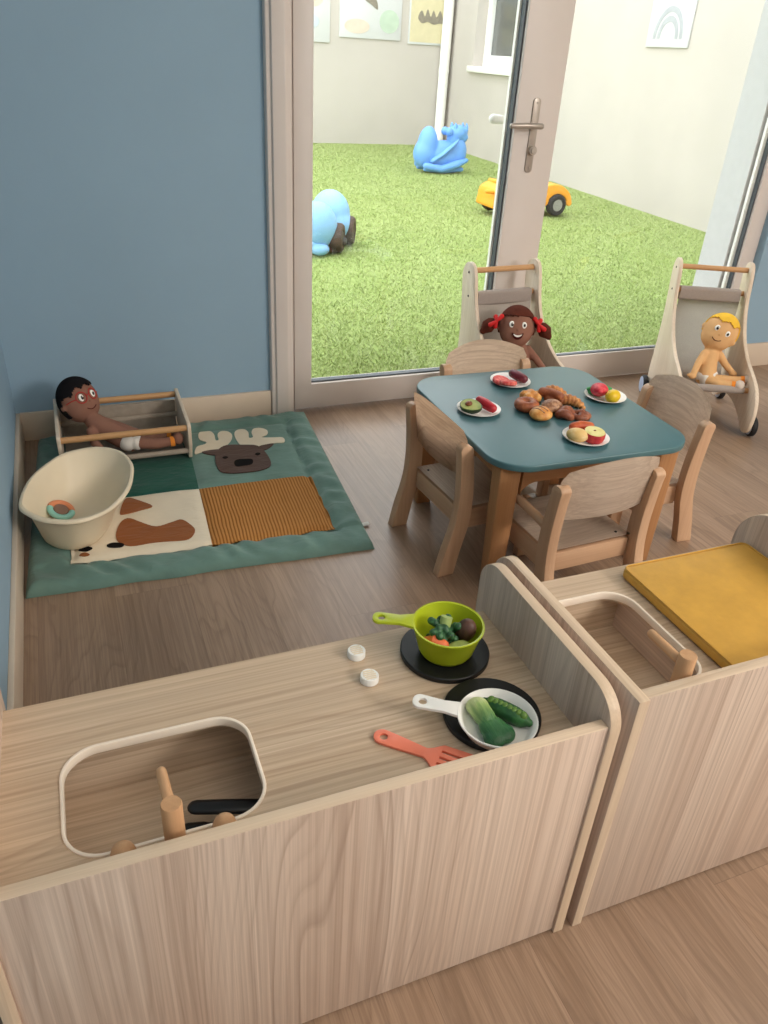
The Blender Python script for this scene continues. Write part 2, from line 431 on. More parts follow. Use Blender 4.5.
def bev(bm, w, seg=2, ang=0.6):
    es = [e for e in bm.edges if len(e.link_faces) == 2 and e.calc_face_angle(0) > ang]
    if es and w > 0:
        bmesh.ops.bevel(bm, geom=es, offset=w, segments=seg, profile=0.5, affect='EDGES', clamp_overlap=True)

def box(x0, y0, z0, x1, y1, z1, b=0.0, seg=2):
    bm = bmesh.new()
    bmesh.ops.create_cube(bm, size=1)
    for v in bm.verts:
        v.co = Vector((x0 + (v.co.x + .5) * (x1 - x0), y0 + (v.co.y + .5) * (y1 - y0), z0 + (v.co.z + .5) * (z1 - z0)))
    bev(bm, b, seg)
    return bm

def prism(outer, h0, h1, axis='z', holes=(), b=0.0, seg=2):
    """extrude a 2D outline (with holes) along an axis; 2D coords are the two other axes in xyz order"""
    bm = bmesh.new()
    def P(p, h):
        if axis == 'z': return (p[0], p[1], h)
        if axis == 'y': return (p[0], h, p[1])
        return (h, p[0], p[1])
    loops = [outer] + list(holes)
    edges = []; lv = []
    for lp in loops:
        vs = [bm.verts.new(P(p, h0)) for p in lp]
        lv.append(vs)
        for i in range(len(vs)): edges.append(bm.edges.new((vs[i - 1], vs[i])))
    if holes:
        bmesh.ops.triangle_fill(bm, use_beauty=True, use_dissolve=False, edges=edges)
    else:
        bm.faces.new(lv[0])
    faces = list(bm.faces)
    r = bmesh.ops.extrude_face_region(bm, geom=faces)
    off = Vector(P((0, 0), h1 - h0))
    bmesh.ops.translate(bm, vec=off, verts=[g for g in r['geom'] if isinstance(g, bmesh.types.BMVert)])
    bmesh.ops.recalc_face_normals(bm, faces=bm.faces)
    bev(bm, b, seg)
    return bm

def tube(pts, rad, n=12, cap=True, sx=1.0, sy=1.0, hint=Vector((0, 0, 1))):
    """sweep a circle (or ellipse sx, sy) along points; rounded ends"""
    P = [Vector(p) for p in pts]
    Rr = list(rad) if isinstance(rad, (list, tuple)) else [rad] * len(P)
    if cap:
        d0 = (P[0] - P[1]).normalized(); d1 = (P[-1] - P[-2]).normalized()
        a = [(P[0] + d0 * Rr[0] * math.sin(t), Rr[0] * math.cos(t)) for t in (1.45, 1.05, 0.55)]
        z = [(P[-1] + d1 * Rr[-1] * math.sin(t), Rr[-1] * math.cos(t)) for t in (0.55, 1.05, 1.45)]
        P = [q[0] for q in a] + P + [q[0] for q in z]
        Rr = [q[1] for q in a] + Rr + [q[1] for q in z]
    bm = bmesh.new()
    rings = []
    pu = None
    for i, p in enumerate(P):
        t = (P[min(i + 1, len(P) - 1)] - P[max(i - 1, 0)]).normalized()
        if pu is None: u, w, _ = frame_from(t, hint)
        else:
            u = (pu - t * pu.dot(t)).normalized(); w = t.cross(u)
        pu = u
        rings.append([bm.verts.new(p + (u * math.cos(2 * PI * k / n) * sx + w * math.sin(2 * PI * k / n) * sy) * Rr[i]) for k in range(n)])
    for a, b in zip(rings, rings[1:]):
        for k in range(n):
            bm.faces.new((a[k], a[(k + 1) % n], b[(k + 1) % n], b[k]))
    bm.faces.new(rings[0][::-1]); bm.faces.new(rings[-1])
    bmesh.ops.recalc_face_normals(bm, faces=bm.faces)
    return bm

def rod(a, b, r, n=16, bv=0.0015):
    a, b = Vector(a), Vector(b)
    u, w, d = frame_from(b - a)
    bm = bmesh.new()
    L = (b - a).length
    prof = [(r - bv, 0), (r, bv), (r, L - bv), (r - bv, L)]
    rings = [[bm.verts.new(a + d * h + (u * math.cos(2 * PI * k / n) + w * math.sin(2 * PI * k / n)) * q) for k in range(n)] for q, h in prof]
    for p, q in zip(rings, rings[1:]):
        for k in range(n): bm.faces.new((p[k], p[(k + 1) % n], q[(k + 1) % n], q[k]))
    bm.faces.new(rings[0][::-1]); bm.faces.new(rings[-1])
    bmesh.ops.recalc_face_normals(bm, faces=bm.faces)
    return bm

def lathe(prof, n=40, c=(0, 0, 0)):
    """profile [(r,z)...] closed as a solid of revolution where r reaches 0 at the ends, else as an open shell loop"""
    bm = bmesh.new(); rings = []
    for r, z in prof:
        if r < 1e-6: rings.append([bm.verts.new((c[0], c[1], c[2] + z))])
        else: rings.append([bm.verts.new((c[0] + r * math.cos(2 * PI * k / n), c[1] + r * math.sin(2 * PI * k / n), c[2] + z)) for k in range(n)])
    for a, b in zip(rings, rings[1:]):
        for k in range(n):
            k2 = (k + 1) % n
            if len(a) == 1 and len(b) == 1: continue
            if len(a) == 1: bm.faces.new((a[0], b[k2], b[k]))
            elif len(b) == 1: bm.faces.new((a[k], a[k2], b[0]))
            else: bm.faces.new((a[k], a[k2], b[k2], b[k]))
    bmesh.ops.recalc_face_normals(bm, faces=bm.faces)
    return bm

def ellip(c, r, rot=None, n=24, m=14):
    bm = bmesh.new()
    bmesh.ops.create_uvsphere(bm, u_segments=n, v_segments=m, radius=1)
    c = Vector(c)
    for v in bm.verts:
        q = Vector((v.co.x * r[0], v.co.y * r[1], v.co.z * r[2]))
        if rot is not None: q = rot @ q
        v.co = c + q
    return bm

def join(*bms):
    out = bmesh.new()
    for b in bms:
        me = bpy.data.meshes.new('tmp'); b.to_mesh(me); b.free()
        out.from_mesh(me); bpy.data.meshes.remove(me)
    return out

def xf(bm, mat):
    bmesh.ops.transform(bm, matrix=mat, verts=bm.verts)
    return bm

def bake(bm, voxel, smooth=4, disp=None):
    """fuse overlapping pieces into one continuous skin"""
    me = bpy.data.meshes.new('tmp'); bm.to_mesh(me); bm.free()
    o = bpy.data.objects.new('tmp', me); COL.objects.link(o)
    r = o.modifiers.new('r', 'REMESH'); r.mode = 'VOXEL'; r.voxel_size = voxel
    if smooth:
        s = o.modifiers.new('s', 'SMOOTH'); s.iterations = smooth; s.factor = 0.5
    dg = bpy.context.evaluated_depsgraph_get()
    dg.update()
    me2 = bpy.data.meshes.new_from_object(o.evaluated_get(dg))
    out = bmesh.new(); out.from_mesh(me2)
    bpy.data.objects.remove(o); bpy.data.meshes.remove(me); bpy.data.meshes.remove(me2)
    return out

def obj(name, bm, mat, parent=None, world=False, sharp=0.7, label=None):
    """link one mesh object; world=True: vertices are world coordinates, shifted into the unrotated parent's space"""
    if parent is not None and world:
        inv = (Matrix.Translation(parent.location) @ parent.rotation_euler.to_matrix().to_4x4()).inverted()
        bmesh.ops.transform(bm, matrix=inv, verts=bm.verts)
    me = bpy.data.meshes.new(name)
    bm.to_mesh(me); bm.free()
    for p in me.polygons: p.use_smooth = True
    me.set_sharp_from_angle(angle=sharp)
    me.materials.append(M[mat] if isinstance(mat, str) else mat)
    o = bpy.data.objects.new(name, me)
    COL.objects.link(o)
    if parent is not None: o.parent = parent
    if label: o['label'] = label
    return o

def edge_slots(o, other, pick):
    """second wood grain direction on the faces whose normal satisfies pick(n)"""
    for m in (other if isinstance(other, (list, tuple)) else [other]): o.data.materials.append(M[m])
    for p in o.data.polygons:
        q = pick(p.normal)
        if q: p.material_index = int(q)
    return o

def sub(name, bm, mat, part, root, label=None, sharp=0.7):
    """sub-part: vertices in world coordinates of an unrotated thing"""
    inv = (Matrix.Translation(root.location) @ root.rotation_euler.to_matrix().to_4x4()).inverted()
    bmesh.ops.transform(bm, matrix=inv, verts=bm.verts)
    return obj(name, bm, mat, part, label=label, sharp=sharp)

def thing(name, label, cat, loc=(0, 0, 0), rz=0.0, group=None):
    o = bpy.data.objects.new(name, None)
    o.empty_display_size = 0.1
    COL.objects.link(o)
    o.location = loc; o.rotation_euler = (0, 0, rz)
    o['label'] = label; o['category'] = cat
    if group: o['group'] = group
    return o

def tag(o, label, cat, group=None):
    o['label'] = label; o['category'] = cat
    if group: o['group'] = group
    return o

def solo(name, bm, mat, label, cat, group=None, sharp=0.7, base=None):
    """single-mesh thing from world-coordinate vertices, origin moved to its base"""
    if base is None:
        xs = [v.co.x for v in bm.verts]; ys = [v.co.y for v in bm.verts]; zs = [v.co.z for v in bm.verts]
        base = Vector(((min(xs) + max(xs)) / 2, (min(ys) + max(ys)) / 2, min(zs)))
    base = Vector(base)
    bmesh.ops.translate(bm, vec=-base, verts=bm.verts)
    o = obj(name, bm, mat, sharp=sharp)
    o.location = base
    return tag(o, label, cat, group)

def struct(name, bm, mat, parent=None, sharp=0.7):
    o = obj(name, bm, mat, parent, sharp=sharp)
    if parent is None: o['kind'] = 'structure'
    return o

def dup(root, loc, rz, label, group=None):
    r = root.copy(); COL.objects.link(r)
    r.location = loc; r.rotation_euler = (0, 0, rz)
    r['label'] = label
    if group: r['group'] = group
    for ch in list(root.children):
        c = ch.copy(); COL.objects.link(c); c.parent = r
        for g in list(ch.children):
            d = g.copy(); COL.objects.link(d); d.parent = c
    return r

def RM(axis, a): return Matrix.Rotation(a, 4, axis)
def TM(*v): return Matrix.Translation(Vector(v))

# ------------------------------------------------------------------ camera
Rc = Matrix(((0.9299555318, 0.1428538461, -0.3387853119),
             (-0.3636686116, 0.4929926971, -0.7903817695),
             (0.0541096090, 0.8582254828, 0.5104127457)))
cd = bpy.data.cameras.new('camera'); cam = bpy.data.objects.new('camera', cd); COL.objects.link(cam)
cam.matrix_world = Matrix.Translation((0, 0, 1.25)) @ Rc.to_4x4()
cd.sensor_fit = 'VERTICAL'; cd.sensor_height = 24.0; cd.lens = 775.0 / 1024 * 24
cd.clip_start = 0.02; cd.clip_end = 100
scene.camera = cam

# ------------------------------------------------------------------ the room
LX, BY = -0.229, 2.758
struct('floor', box(LX - .15, -2.35, -.12, 4.55, 2.80, 0.0), 'floor')
struct('ceiling', box(LX - .15, -2.35, 2.6, 4.55, 3.02, 2.72), 'ceiling')
struct('wall_left', box(LX - .15, -2.35, 0, LX, 3.02, 2.6), 'wall_blue')
struct('wall_back', join(box(LX, BY, 0, .69, 3.02, 2.6), box(2.985, BY, 0, 4.55, 3.02, 2.6), box(.69, BY, 2.2, 2.985, 3.02, 2.6)), 'wall_blue')
struct('wall_right', box(4.4, -2.35, 0, 4.55, BY, 2.6), 'wall_room')
struct('wall_front', box(LX, -2.35, 0, 4.4, -2.2, 2.6), 'wall_room')
struct('baseboard_left', box(LX, -2.2, 0, LX + .013, BY, .102, .002), 'baseboard')
struct('baseboard_back', box(LX + .013, BY - .014, 0, .672, BY, .104, .002), 'baseboard')
struct('baseboard_right', box(2.986, BY - .014, 0, 4.4, BY, .118, .002), 'baseboard')

# door surround: a stepped, rounded profile at the left
prof = rpoly([(.673, 2.752), (.676, 2.735), (.690, 2.735), (.693, 2.726), (.735, 2.722), (.758, 2.735), (.768, 2.760), (.768, 2.84), (.673, 2.84)],
             [.003, .004, .004, .004, .014, .012, .004, .002, .002], 4)
struct('trim_1', prism(prof, 0, 2.2, 'z'), 'frame', sharp=0.9)

# left leaf, opening
D0, D1 = 2.756, 2.822
dl = struct('door_1', prism([(.770, .012), (1.785, .012), (1.785, 2.19), (.770, 2.19)], D0, D1, 'y',
            [[(.838, .112), (1.603, .112), (1.603, 2.12), (.838, 2.12)]], .003), 'frame')
obj('gasket', prism([(.836, .110), (1.605, .110), (1.605, 2.122), (.836, 2.122)], 2.772, 2.800, 'y',
    [[(.842, .118), (1.596, .118), (1.596, 2.112), (.842, 2.112)]]), 'gasket', dl)
obj('glazing_bead', prism([(.834, .108), (1.607, .108), (1.607, 2.124), (.834, 2.124)], 2.800, 2.815, 'y',
    [[(.844, .112), (1.588, .112), (1.588, 2.105), (.844, 2.105)]]), 'white', dl)
obj('glass_pane', box(.84, 2.784, .115, 1.598, 2.788, 2.118), 'glass', dl)
pl = obj('handle_plate', prism(rpoly([(1.667, .885), (1.697, .885), (1.697, 1.135), (1.667, 1.135)], .013, 5), D0 - .006, D0 + .002, 'y', (), .0015), 'metal', dl)
obj('lever', join(rod((1.684, D0 - .004, 1.046), (1.684, D0 - .048, 1.046), .009), tube([(1.686, D0 - .048, 1.046), (1.66, D0 - .052, 1.047), (1.62, D0 - .050, 1.047), (1.565, D0 - .046, 1.045)], [.0105, .010, .0098, .009], 12)), 'metal', dl)
obj('outside_lever', join(rod((1.684, D1, 1.046), (1.684, D1 + .045, 1.046), .009), tube([(1.686, D1 + .045, 1.046), (1.64, D1 + .05, 1.05), (1.575, D1 + .05, 1.055)], [.011, .013, .017], 14)), 'white', dl)
obj('lock_cylinder', join(rod((1.684, D0 - .004, .962), (1.684, D0 - .020, .962), .016, 24), rod((1.684, D0 - .020, .962), (1.684, D0 - .024, .962), .011, 24)), 'metal', dl)
obj('screw', join(rod((1.683, D0 - .004, 1.118), (1.683, D0 - .008, 1.118), .004), rod((1.683, D0 - .004, .902), (1.683, D0 - .008, .902), .004)), 'metal', dl)

# right light, set back a little
W0, W1 = 2.800, 2.85
wr = struct('window_1', prism([(1.70, .0), (3.03, .0), (3.03, 2.2), (1.70, 2.2)], W0, W1, 'y',
            [[(1.745, .117), (2.905, .117), (2.905, 2.12), (1.745, 2.12)]], .003), 'frame')
obj('gasket', prism([(1.743, .115), (2.907, .115), (2.907, 2.122), (1.743, 2.122)], 2.812, 2.832, 'y',
    [[(1.755, .121), (2.897, .121), (2.897, 2.11), (1.755, 2.11)]]), 'gasket', wr)
obj('glass_pane', box(1.748, 2.820, .12, 2.902, 2.824, 2.118), 'glass', wr)
obj('outer_bead', prism([(1.741, .113), (2.909, .113), (2.909, 2.124), (1.741, 2.124)], 2.834, 2.848, 'y',
    [[(1.762, .115), (2.882, .115), (2.882, 2.10), (1.762, 2.10)]]), 'white', wr)
struct('trim_2', box(2.872, 2.86, -.06, 3.15, 3.022, 2.25), 'plaster')
struct('trim_3', box(.70, 2.822, -.06, 2.872, 3.01, -.012, .002), 'frame')

# ------------------------------------------------------------------ the courtyard
struct('ground', box(-5, 2.9, -.3, 9, 13.2, -.065), 'grass')
def wallpt(y): return 5.30 + .0715 * y
struct('wall_courtyard_far', box(-5, 13.05, -.3, 6.9, 13.3, 4.6), 'render_wall')
# side wall, a little out of square, with a window recess
y0, y1 = 3.02, 13.1
def sidewall():
    L = Vector((wallpt(y1) - wallpt(y0), y1 - y0, 0)).length
    # local: u along wall from y0, z up, thickness outwards
    u0, u1 = 10.70 - y0, 12.10 - y0
    bm = prism([(0, -.3), (L, -.3), (L, 4.6), (0, 4.6)], 0, .30, 'y', [[(u0, 1.12), (u1, 1.12), (u1, 2.6), (u0, 2.6)]])
    ang = math.atan2(y1 - y0, wallpt(y1) - wallpt(y0))
    xf(bm, Matrix.Translation((wallpt(y0), y0, 0)) @ RM('Z', ang) @ Matrix.Scale(-1, 4, (0, 1, 0)))
    bmesh.ops.recalc_face_normals(bm, faces=bm.faces)
    return bm, Matrix.Translation((wallpt(y0), y0, 0)) @ RM('Z', ang), u0, u1
bm, SW, u0, u1 = sidewall()
struct('wall_courtyard_side', bm, 'render_wall')
# window set in the recess (local -y is outwards, away from the courtyard)
wn = struct('window_2', xf(prism([(u0, 1.12), (u1, 1.12), (u1, 2.6), (u0, 2.6)], -.26, -.16, 'y', [[(u0 + .10, 1.22), (u1 - .10, 1.22), (u1 - .10, 2.5), (u0 + .10, 2.5)]], .006), SW), 'white')
obj('glass_pane', xf(box(u0 + .09, -.225, 1.21, u1 - .09, -.215, 2.51), SW), 'glass_dark', wn)
obj('window_frame', xf(prism([(u0 + .09, 1.21), (u1 - .09, 1.21), (u1 - .09, 2.51), (u0 + .09, 2.51)], -.24, -.14, 'y', [[(u0 + .16, 1.28), (u1 - .16, 1.28), (u1 - .16, 2.44), (u0 + .16, 2.44)]], .008), SW), 'white', wn)
obj('window_sill', xf(box(u0 - .06, -.20, 1.05, u1 + .06, .07, 1.13, .012), SW), 'white', wn)
bm = rod((6.10, 12.935, -.064), (6.10, 12.935, 4.4), .080, 20)
bm = join(bm, rod((6.10, 12.935, 1.0), (6.10, 12.935, 1.06), .086, 20), rod((6.10, 12.935, 3.0), (6.10, 12.935, 3.06), .086, 20))
solo('downpipe', bm, 'white', 'white downpipe on the far courtyard wall behind the blue rocker', 'drainpipe')

# grass blades (a mat of blades nobody could count)
def blades():
    rg = np.random.default_rng(3)
    n = 240000
    t = rg.random(n)
    y = 3.05 + (13.0 - 3.05) * t ** 1.7
    xl = -.6 + (y - 3.05) * .02; xr = np.minimum(5.26 + .0715 * y, 3.2 + (y - 3.05) * 1.35)
    x = xl + (xr - xl) * rg.random(n)
    h = .010 + .011 * rg.random(n); w = .0018 + .0004 * y
    a = rg.random(n) * 2 * PI; la = rg.random(n) * 2 * PI; lean = .008 + .014 * rg.random(n)
    co = np.zeros((n, 3, 3), np.float32)
    co[:, 0] = np.stack([x - np.cos(a) * w, y - np.sin(a) * w, np.full(n, -.066)], 1)
    co[:, 1] = np.stack([x + np.cos(a) * w, y + np.sin(a) * w, np.full(n, -.066)], 1)
    co[:, 2] = np.stack([x + np.cos(la) * lean, y + np.sin(la) * lean, -.066 + h], 1)
    me = bpy.data.meshes.new('grass')
    me.vertices.add(n * 3); me.vertices.foreach_set('co', co.reshape(-1))
    me.loops.add(n * 3); me.loops.foreach_set('vertex_index', np.arange(n * 3, dtype=np.int32))
    me.polygons.add(n); me.polygons.foreach_set('loop_start', np.arange(0, n * 3, 3, dtype=np.int32))
    me.update(calc_edges=True)
    me.materials.append(M['blade'])
    o = bpy.data.objects.new('grass', me); COL.objects.link(o)
    o['kind'] = 'stuff'
    tag(o, 'bright green artificial grass covering the courtyard', 'grass')
blades()

# glass reflections of artwork, modelled as solid panels on the courtyard walls
def reflection_far(name_label, x0, x1, z0, z1, deco, cat='reflected artwork'):
    t = thing('art_reflection', name_label, cat, ((x0 + x1) / 2, 13.045, z0), 0, 'art reflections in the door glass')
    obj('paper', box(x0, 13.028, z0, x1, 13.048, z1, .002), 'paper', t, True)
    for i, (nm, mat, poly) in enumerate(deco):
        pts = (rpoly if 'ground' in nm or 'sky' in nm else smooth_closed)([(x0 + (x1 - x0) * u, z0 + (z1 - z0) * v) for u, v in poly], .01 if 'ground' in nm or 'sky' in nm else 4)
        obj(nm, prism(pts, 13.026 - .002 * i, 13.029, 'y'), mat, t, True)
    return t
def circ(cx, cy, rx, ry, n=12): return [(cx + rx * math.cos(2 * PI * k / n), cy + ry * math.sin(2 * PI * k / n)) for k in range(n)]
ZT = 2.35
reflection_far('glass reflection of a white art sheet at the left edge of the glass, beside the blue wall', 3.55, 4.21, 1.315, ZT,
          [('reflected_patch', 'reflected_p', circ(.62, .55, .22, .12)), ('reflected_patch', 'reflected_b', circ(.45, .25, .3, .10))])
reflection_far('glass reflection of a white art sheet with a small grey smudge, middle of the row', 4.36, 5.36, 1.40, ZT,
          [('reflected_patch', 'reflected_g', circ(.80, .25, .16, .16)), ('reflected_patch', 'reflected_p', circ(.28, .16, .20, .10)), ('reflected_smudge', 'reflected_k', [(.40, .52), (.50, .46), (.60, .40), (.58, .52), (.48, .58)])])
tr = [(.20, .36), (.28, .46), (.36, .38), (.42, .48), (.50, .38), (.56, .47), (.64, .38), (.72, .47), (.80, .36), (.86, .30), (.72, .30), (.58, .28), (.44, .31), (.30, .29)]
reflection_far('glass reflection of a cream and blue art sheet with dark trees, behind the downpipe', 5.49, 6.20, 1.37, ZT,
          [('reflected_ground', 'reflected_y', [(.03, .03), (.97, .03), (.97, .60), (.5, .64), (.03, .60)]), ('reflected_sky', 'reflected_b', [(.03, .66), (.5, .66), (.97, .66), (.97, .98), (.03, .98)]),
           ('reflected_trees', 'reflected_k', tr), ('reflected_branch', 'reflected_r', [(.26, .62), (.30, .62), (.38, .80), (.42, .97), (.36, .97), (.32, .80)])])
ur0, ur1 = 6.91 - y0 + .02, 7.60 - y0 + .02  # right-hand glass reflection, built as a panel on the side wall
t = thing('art_reflection', 'glass reflection of a white art sheet with a faint rainbow, over the right courtyard wall', 'reflected artwork', (wallpt(7.25), 7.25, 1.42), 0, 'art reflections in the door glass')
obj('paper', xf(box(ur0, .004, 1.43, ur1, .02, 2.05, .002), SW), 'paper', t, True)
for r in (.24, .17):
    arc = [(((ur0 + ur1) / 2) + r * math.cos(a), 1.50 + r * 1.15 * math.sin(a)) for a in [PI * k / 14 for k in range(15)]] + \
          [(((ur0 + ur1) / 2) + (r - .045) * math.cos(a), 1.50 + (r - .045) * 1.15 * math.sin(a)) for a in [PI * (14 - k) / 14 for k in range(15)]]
    obj('reflected_arch', xf(prism(arc, .019, .023, 'y'), SW), 'reflected_r', t, True)

# ------------------------------------------------------------------ ride-on toys outside
GZ = -.05
def wheel_part(c, r, w, ax, root, tyre='tyre', disc='hub', world=True):
    c = Vector(c); ax = Vector(ax).normalized()
    u, v, d = frame_from(ax)
    Rm = Matrix((u, v, d)).transposed().to_4x4()
    bm = lathe([(r * .55, -w / 2), (r * .86, -w / 2), (r * .97, -w * .36), (r, -w * .15), (r, w * .15), (r * .97, w * .36), (r * .86, w / 2), (r * .55, w / 2), (r * .55, -w / 2)], 28)
    xf(bm, TM(*c) @ Rm)
    o = obj('wheel', bm, tyre, root, world)
    e = .60 if world else .84
    q = .47 if world else .56
    bm = lathe([(0, -w * q), (r * .3, -w * q), (r * e, -w * (q - .06)), (r * e, w * (q - .06)), (r * .3, w * q), (0, w * q)], 28)
    xf(bm, TM(*c) @ Rm)
    if world: sub('hubcap', bm, disc, o, root)
    else: obj('hubcap', bm, disc, o)
    return o

# blue rocker: tail lobe left, dip for the seat, horned head right
t = thing('rocking_toy', 'blue plastic animal rocker by the far courtyard corner', 'rocker toy', (4.70, 9.85, GZ))
X, Y = 4.70, 9.85
def E_(dx, dy, z, rx, ry, rz, a=0.0): return ellip((X + dx, Y + dy, z), (rx, ry, rz), RM('Y', a).to_3x3(), 24, 16)
bm = join(E_(-.20, 0, .25, .13, .13, .23, .05), E_(-.22, 0, .16, .16, .14, .18), E_(.0, 0, .12, .30, .15, .14), E_(.02, 0, .19, .22, .13, .13), E_(.0, 0, .05, .33, .13, .09), E_(.20, 0, .18, .15, .14, .20), E_(.0, 0, .02, .26, .12, .06))
obj('body', bake(bm, .016, 5), 'toy_blue', t, True, 1.2)
bm = join(E_(.20, 0, .40, .135, .115, .10, -.15), E_(.28, 0, .36, .075, .09, .07), E_(.17, 0, .33, .10, .10, .12))
obj('head', bake(bm, .014, 4), 'toy_blue', t, True, 1.2)
for dx, dz, ln in ((.145, .47, .045), (.30, .45, .065)):
    for s in (-1, 1):
        obj('horn', tube([(X + dx, Y + s * .05, dz - .03), (X + dx + .005, Y + s * .055, dz + ln * .5), (X + dx + .0, Y + s * .055, dz + ln)], [.028, .022, .009], 10), 'toy_blue', t, True)
obj('ear', join(ellip((X + .06, Y - .06, .42), (.05, .05, .05)), ellip((X + .06, Y + .06, .42), (.05, .05, .05))), 'toy_blue', t, True)
obj('foot_rest', bake(join(tube([(X - .26, Y - .14, .03), (X - .05, Y - .17, .0), (X + .16, Y - .17, .06), (X + .30, Y - .14, .10)], [.045, .05, .05, .03], 12), tube([(X - .26, Y + .14, .03), (X - .05, Y + .17, .0), (X + .16, Y + .17, .06), (X + .30, Y + .14, .10)], [.045, .05, .05, .03], 12)), .014, 3), 'toy_blue', t, True, 1.2)
obj('wing', tube([(X - .16, Y - .135, .10), (X - .05, Y - .155, .17), (X + .08, Y - .155, .27), (X + .16, Y - .13, .33)], [.05, .05, .04, .02], 12, True, 1, .6), 'toy_blue', t, True)
obj('rocker_base', bake(join(tube([(X - .26, Y - .11, -.01), (X, Y - .11, -.032), (X + .26, Y - .11, -.01)], [.028, .03, .028], 10), tube([(X - .26, Y + .11, -.01), (X, Y + .11, -.032), (X + .26, Y + .11, -.01)], [.028, .03, .028], 10), E_(0, 0, .0, .22, .12, .03)), .014, 2), 'toy_blue', t, True, 1.2)

# pale blue ride-on partly hidden by the door jamb
t = thing('ride_on_toy', 'pale blue ride-on toy half hidden by the left door frame', 'ride-on toy', (1.84, 5.78, GZ))
bm = join(ellip((1.965, 5.99, .155), (.145, .19, .175)), ellip((1.975, 5.94, .09), (.14, .17, .13)))
obj('rear_body', bake(bm, .014, 6), 'toy_pale', t, True, 1.2)
bm = join(ellip((1.745, 5.66, .135), (.160, .15, .17)), ellip((1.70, 5.70, .07), (.14, .16, .12)), ellip((1.62, 5.85, .16), (.16, .16, .16)))
obj('front_body', bake(bm, .014, 6), 'toy_pale', t, True, 1.2)
obj('foot_plate', bake(join(ellip((1.745, 5.56, -.01), (.075, .06, .045)), ellip((1.66, 5.60, .02), (.08, .07, .06))), .012, 3), 'toy_pale', t, True, 1.2)
obj('chassis', box(1.66, 5.62, -.005, 1.98, 6.02, .05, .015), 'toy_dark', t, True)
obj('rear_pocket', ellip((2.03, 5.93, .13), (.06, .08, .06)), 'toy_dark', t, True)
ax = Vector((.88, -.47, 0))
wheel_part((1.905, 5.64, .05), .105, .09, ax, t, 'dirt_wheel', 'dirt_wheel')
wheel_part((2.085, 5.89, .05), .105, .08, ax, t, 'dirt_wheel', 'dirt_wheel')
wheel_part((1.62, 5.90, .05), .105, .08, ax, t, 'dirt_wheel', 'dirt_wheel')
wheel_part((1.78, 6.10, .05), .105, .08, ax, t, 'dirt_wheel', 'dirt_wheel')

# orange ride-on car behind the door stile
X, Y = 4.265, 7.02
t = thing('ride_on_car', 'orange ride-on car with black wheels behind the door stile', 'ride-on toy', (X, Y, GZ))
top = smooth_closed([(-.46, .10), (-.44, .20), (-.36, .245), (-.26, .27), (-.20, .235), (-.10, .20), (.02, .19), (.12, .22), (.24, .265), (.38, .25), (.49, .17), (.535, .06), (.50, .03), (.46, .06), (.44, .12), (.34, .165), (.24, .12), (.21, .04), (.0, .02), (-.17, .03), (-.20, .10), (-.29, .14), (-.38, .10), (-.42, .02), (-.47, .02)], 4)
top = [(a * .88, GZ + .02 + (b - GZ) * .84) for a, b in top]
bm = prism([(X + a, b) for a, b in top], Y - .17, Y + .17, 'y', (), .035, 4)
obj('body', bm, 'toy_orange', t, True, 1.0)
obj('handlebar', join(tube([(X - .26, Y, .18), (X - .28, Y, .235)], [.03, .028], 10), tube([(X - .28, Y - .17, .225), (X - .29, Y, .235), (X - .28, Y + .17, .225)], .022, 10), tube([(X - .41, Y - .13, .165), (X - .475, Y - .14, .17)], .018, 10)), 'toy_orange', t, True)
obj('seat', bake(join(ellip((X + .10, Y, .165), (.16, .12, .03)), ellip((X + .22, Y, .185), (.08, .12, .04))), .012, 3), 'toy_orange', t, True)
for dx in (-.255, .295):
    for s in (-1, 1): wheel_part((X + dx, Y + s * .16, GZ + .10), .10, .075, (0, 1, 0), t)

# ------------------------------------------------------------------ play kitchen units
def side_outline(y0, y1, z1, rf, rb): return rpoly([(y0, 0), (y1, 0), (y1, z1), (y0, z1)], [.001, .001, rb, rf], 12)

